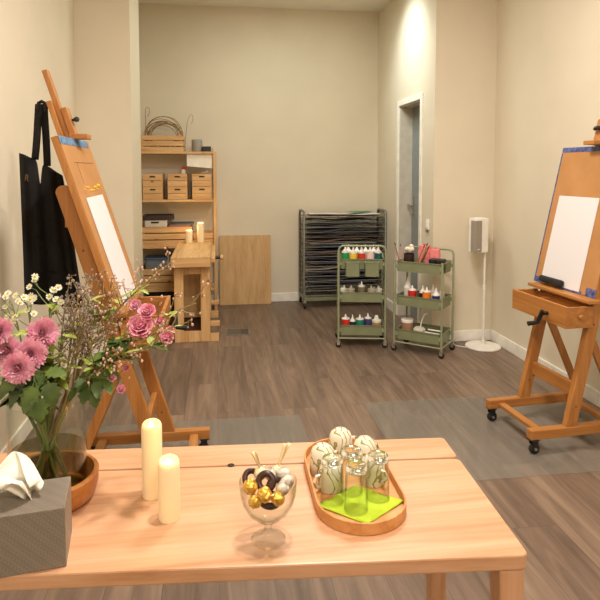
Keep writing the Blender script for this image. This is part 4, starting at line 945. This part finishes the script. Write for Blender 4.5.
for k,(dx,dy,dz,R0,r0,rx,ry,lab) in enumerate(((-.004,-.004,.104,.0125,.0055,60,-20,'dark chocolate ring standing up in the middle of the coupe'),(.012,-.006,.094,.012,.0055,70,40,'dark chocolate ring leaning behind the front foil balls'),(-.027,.016,.101,.012,.005,50,20,'dark chocolate ring at the back rim of the coupe'),(.004,.004,.066,.014,.006,10,0,'dark chocolate ring lying at the bottom of the coupe'))):
    o = torus_mb(R0,r0).build('chocolate_ring', M_CHOC, None, True); o.location = (CX+dx,CY+dy,zt+dz); o.rotation_euler = (R(rx),R(ry),0); tag(o, lab, 'chocolate', 'dark chocolate rings in the coupe')
def shell(): return MB().lathe([(0,-.016),(.006,-.013),(.0105,-.004),(.0115,.004),(.009,.012),(.004,.017),(0,.018)], 16)
for k,(dx,dy,dz,rx,ry,lab) in enumerate(((.029,-.010,.101,20,35,'grey and cream swirl chocolate at the coupe rim facing the tray'),(.022,-.018,.098,60,20,'grey and cream swirl chocolate in front, beside the rim one'),(.006,.018,.106,80,60,'grey and cream swirl chocolate at the back of the coupe'),(.024,.016,.104,30,70,'grey and cream swirl chocolate behind the rim one'))):
    o = shell().build('swirl_chocolate', M_STRIPE, None, True); o.location = (CX+dx,CY+dy,zt+dz); o.rotation_euler = (R(rx),R(ry),0); tag(o, lab, 'chocolate', 'swirl chocolates in the coupe')
for k,(dx,dy,dz,tx,tz_,lab) in enumerate(((-.012,.020,.106,-.012,.030,'cream wrapped sweet with twisted end on the candle side'),(.020,.026,.104,.016,.040,'cream wrapped sweet with twisted end pointing up beside the tray'))):
    c = thing('wrapped_sweet', lab, 'sweet', (CX+dx,CY+dy,zt+dz), 0, 'cream wrapped sweets in the coupe')
    MB().ball((0,0,0), .0115, 12).build('sweet_body', M_CREAM, c, True)
    MB().grid(lambda u,v: (tx*v+(u-.5)*(.003+.010*v), .003*math.sin(u*9+v*2), .010+tz_*v), 8, 6).build('wrapper_twist', M_CREAM, c, True, solid=.0005)

# oval serving tray
tr = thing('serving_tray','oval wooden tray with raised rim holding cups and glasses','tray',(.263,1.118,zt), R(-1))
def stad(w, l, n=16):
    P = []
    for k in range(n+1): a = PI*k/n; P.append((w*math.cos(a), (l-w)+w*math.sin(a)))
    for k in range(n+1): a = PI+PI*k/n; P.append((w*math.cos(a), -(l-w)+w*math.sin(a)))
    return P
MB().prism(stad(.0805,.162), 0,.006).build('tray_floor', wood('tray','x'), tr)
MB().ringprism(stad(.0845,.166), stad(.0808,.1623), 0,.022).build('tray_rim', wood('tray','y'), tr, bev=.001)
zf = zt+.0062
nk = MB(); nc = Vector((.262,1.037)); 
for k in range(2): nk.prism([( .078*math.cos(a+R(6)), .060*math.sin(a+R(6))) for a in (0,PI/2,PI,3*PI/2)], .0004+.0009*k,.0011+.0009*k)
def nkf(u,v):
    a,b = u-.5, v-.5; x = (a-b)*.082; y = (a+b)*.064
    return (x, y, .0012+.0035*max(0,abs(x)/.08-.6)+.0006*math.sin(x*180+y*90))
o = MB().grid(nkf,14,14).build('napkin', M_NAPKIN, None, True, solid=.0016); o.location = (.262,1.037,zf+.0006); o.rotation_euler = (0,0,R(-3)); tag(o,'lime green paper napkin under the upturned glasses','napkin')
zn = zf+.0038
def tumbler(lab, x, y):
    t = thing('drinking_glass', lab, 'glass', (x,y,zn), 0, 'upturned glasses on the napkin')
    r0, r1, h = .0225, .0195, .084
    prof = [(r1-.0016,h-.013),(r0-.0019,.0006),(r0-.0009,0),(r0,.0006),(r1+.0003,h-.013)]
    MB().lathe(prof, 40, closed=True).build('glass_wall', M_GLASS, t, True)
    MB().lathe([(0,h-.0125),(r1*.6,h-.0122),(r1-.003,h-.0105),(r1-.0004,h-.0128),(r1+.0003,h-.011),(r1,h-.003),(r1-.0015,h-.0008),(r1-.004,h),(r1*.7,h-.0008),(0,h-.0018)], 40).build('glass_base', M_THICK, t, True)
tumbler('upturned clear glass at the front corner of the napkin', .249,1.020)
tumbler('upturned clear glass on the candle side of the napkin', .211,1.052)
tumbler('upturned clear glass on the outer side of the napkin, towards the easel', .299,1.052)
tumbler('upturned clear glass at the back of the napkin, by the cups', .254,1.079)
def cup(lab, x, y, r=.0265, h=.062, rz=0):
    c = thing('porcelain_cup', lab, 'cup', (x,y,zf), rz, 'upturned patterned cups on the tray')
    prof = [(r-.0025,.0005),(r-.001,0),(r,.001),(r*1.02,h*.3),(r*1.0,h*.55),(r*.93,h*.75),(r*.78,h*.90),(r*.58,h*.965),(r*.52,h),(r*.44,h),(r*.42,h*.97),(0,h*.965)]
    MB().lathe(prof, 32).build('cup_body', M_CUP, c, True)
    MB().lathe([(0,h*.962),(r*.40,h*.967)], 24).build('foot_recess', plain('cup_foot',222,208,184,.5) if 'cup_foot' not in bpy.data.materials else bpy.data.materials['cup_foot'], c)
    MB().tube([(r*.9,0,h*.62),(r*1.35,0,h*.62),(r*1.55,0,h*.42),(r*1.35,0,h*.22),(r*.97,0,h*.2)], .0032, 8).build('cup_handle', M_CUP, c, True)
cup('upturned patterned cup at the tray edge nearest the chocolates', .213,1.165, .0265,.057, R(20))
cup('upturned patterned cup at the far end of the tray', .265,1.232, .0265,.057, R(10))
cup('upturned patterned cup seen through the candle-side glass', .217,1.100, .0235,.052, R(200))
cup('upturned patterned cup behind the outer glass', .305,1.112, .0245,.054, R(-60))
cup('upturned patterned cup peeping out behind the back glass', .306,1.178, .0255,.060, R(30))

# ------------------------------------------------------------------ light
def area(name, loc, size, energy, color, target=None, spread=None):
    l = bpy.data.lights.new(name,'AREA'); l.shape = 'DISK'; l.size = size; l.energy = energy; l.color = color
    if spread: l.spread = spread
    o = bpy.data.objects.new(name, l); COL.objects.link(o); o.location = loc
    d = (Vector(target)-Vector(loc)) if target else Vector((0,0,-1)); o.rotation_euler = d.to_track_quat('-Z','Y').to_euler(); return o
WARM = (1,.92,.85); NEUT = (.93,1,.90)
area('ceiling_lamp_table', (.30,1.12,2.96), .10, 22, WARM)
area('ceiling_lamp_middle', (.75,2.6,2.97), .5, 28, WARM)
area('ceiling_lamp_rear_room', (.5,-1.2,2.97), .8, 31, WARM)
area('ceiling_lamp_passage', (.55,4.8,2.97), .7, 8.5, NEUT)
sp = bpy.data.lights.new('passage_spot','SPOT'); sp.energy = 34; sp.color = (.88,1,1); sp.spot_size = R(88); sp.spot_blend = 1.0; sp.shadow_soft_size = .12
so_ = bpy.data.objects.new('passage_spot', sp); COL.objects.link(so_); so_.location = (1.12,4.9,2.96); so_.rotation_euler = (Vector((1.69,5.0,2.35))-Vector((1.12,4.9,2.96))).to_track_quat('-Z','Y').to_euler()
w = bpy.data.worlds.new('world'); SC.world = w; w.use_nodes = True; w.node_tree.nodes['Background'].inputs[0].default_value = (1,.9,.75,1); w.node_tree.nodes['Background'].inputs[1].default_value = .05
vs = SC.view_settings; vs.view_transform = 'Standard'; vs.look = 'None'; vs.gamma = 1; vs.exposure = 0.88; vs.use_curve_mapping = False
SC.cycles.max_bounces = 12; SC.cycles.transmission_bounces = 10; SC.cycles.transparent_max_bounces = 12
SC.cycles.use_denoising = True
SC.cycles.sample_clamp_indirect = 6
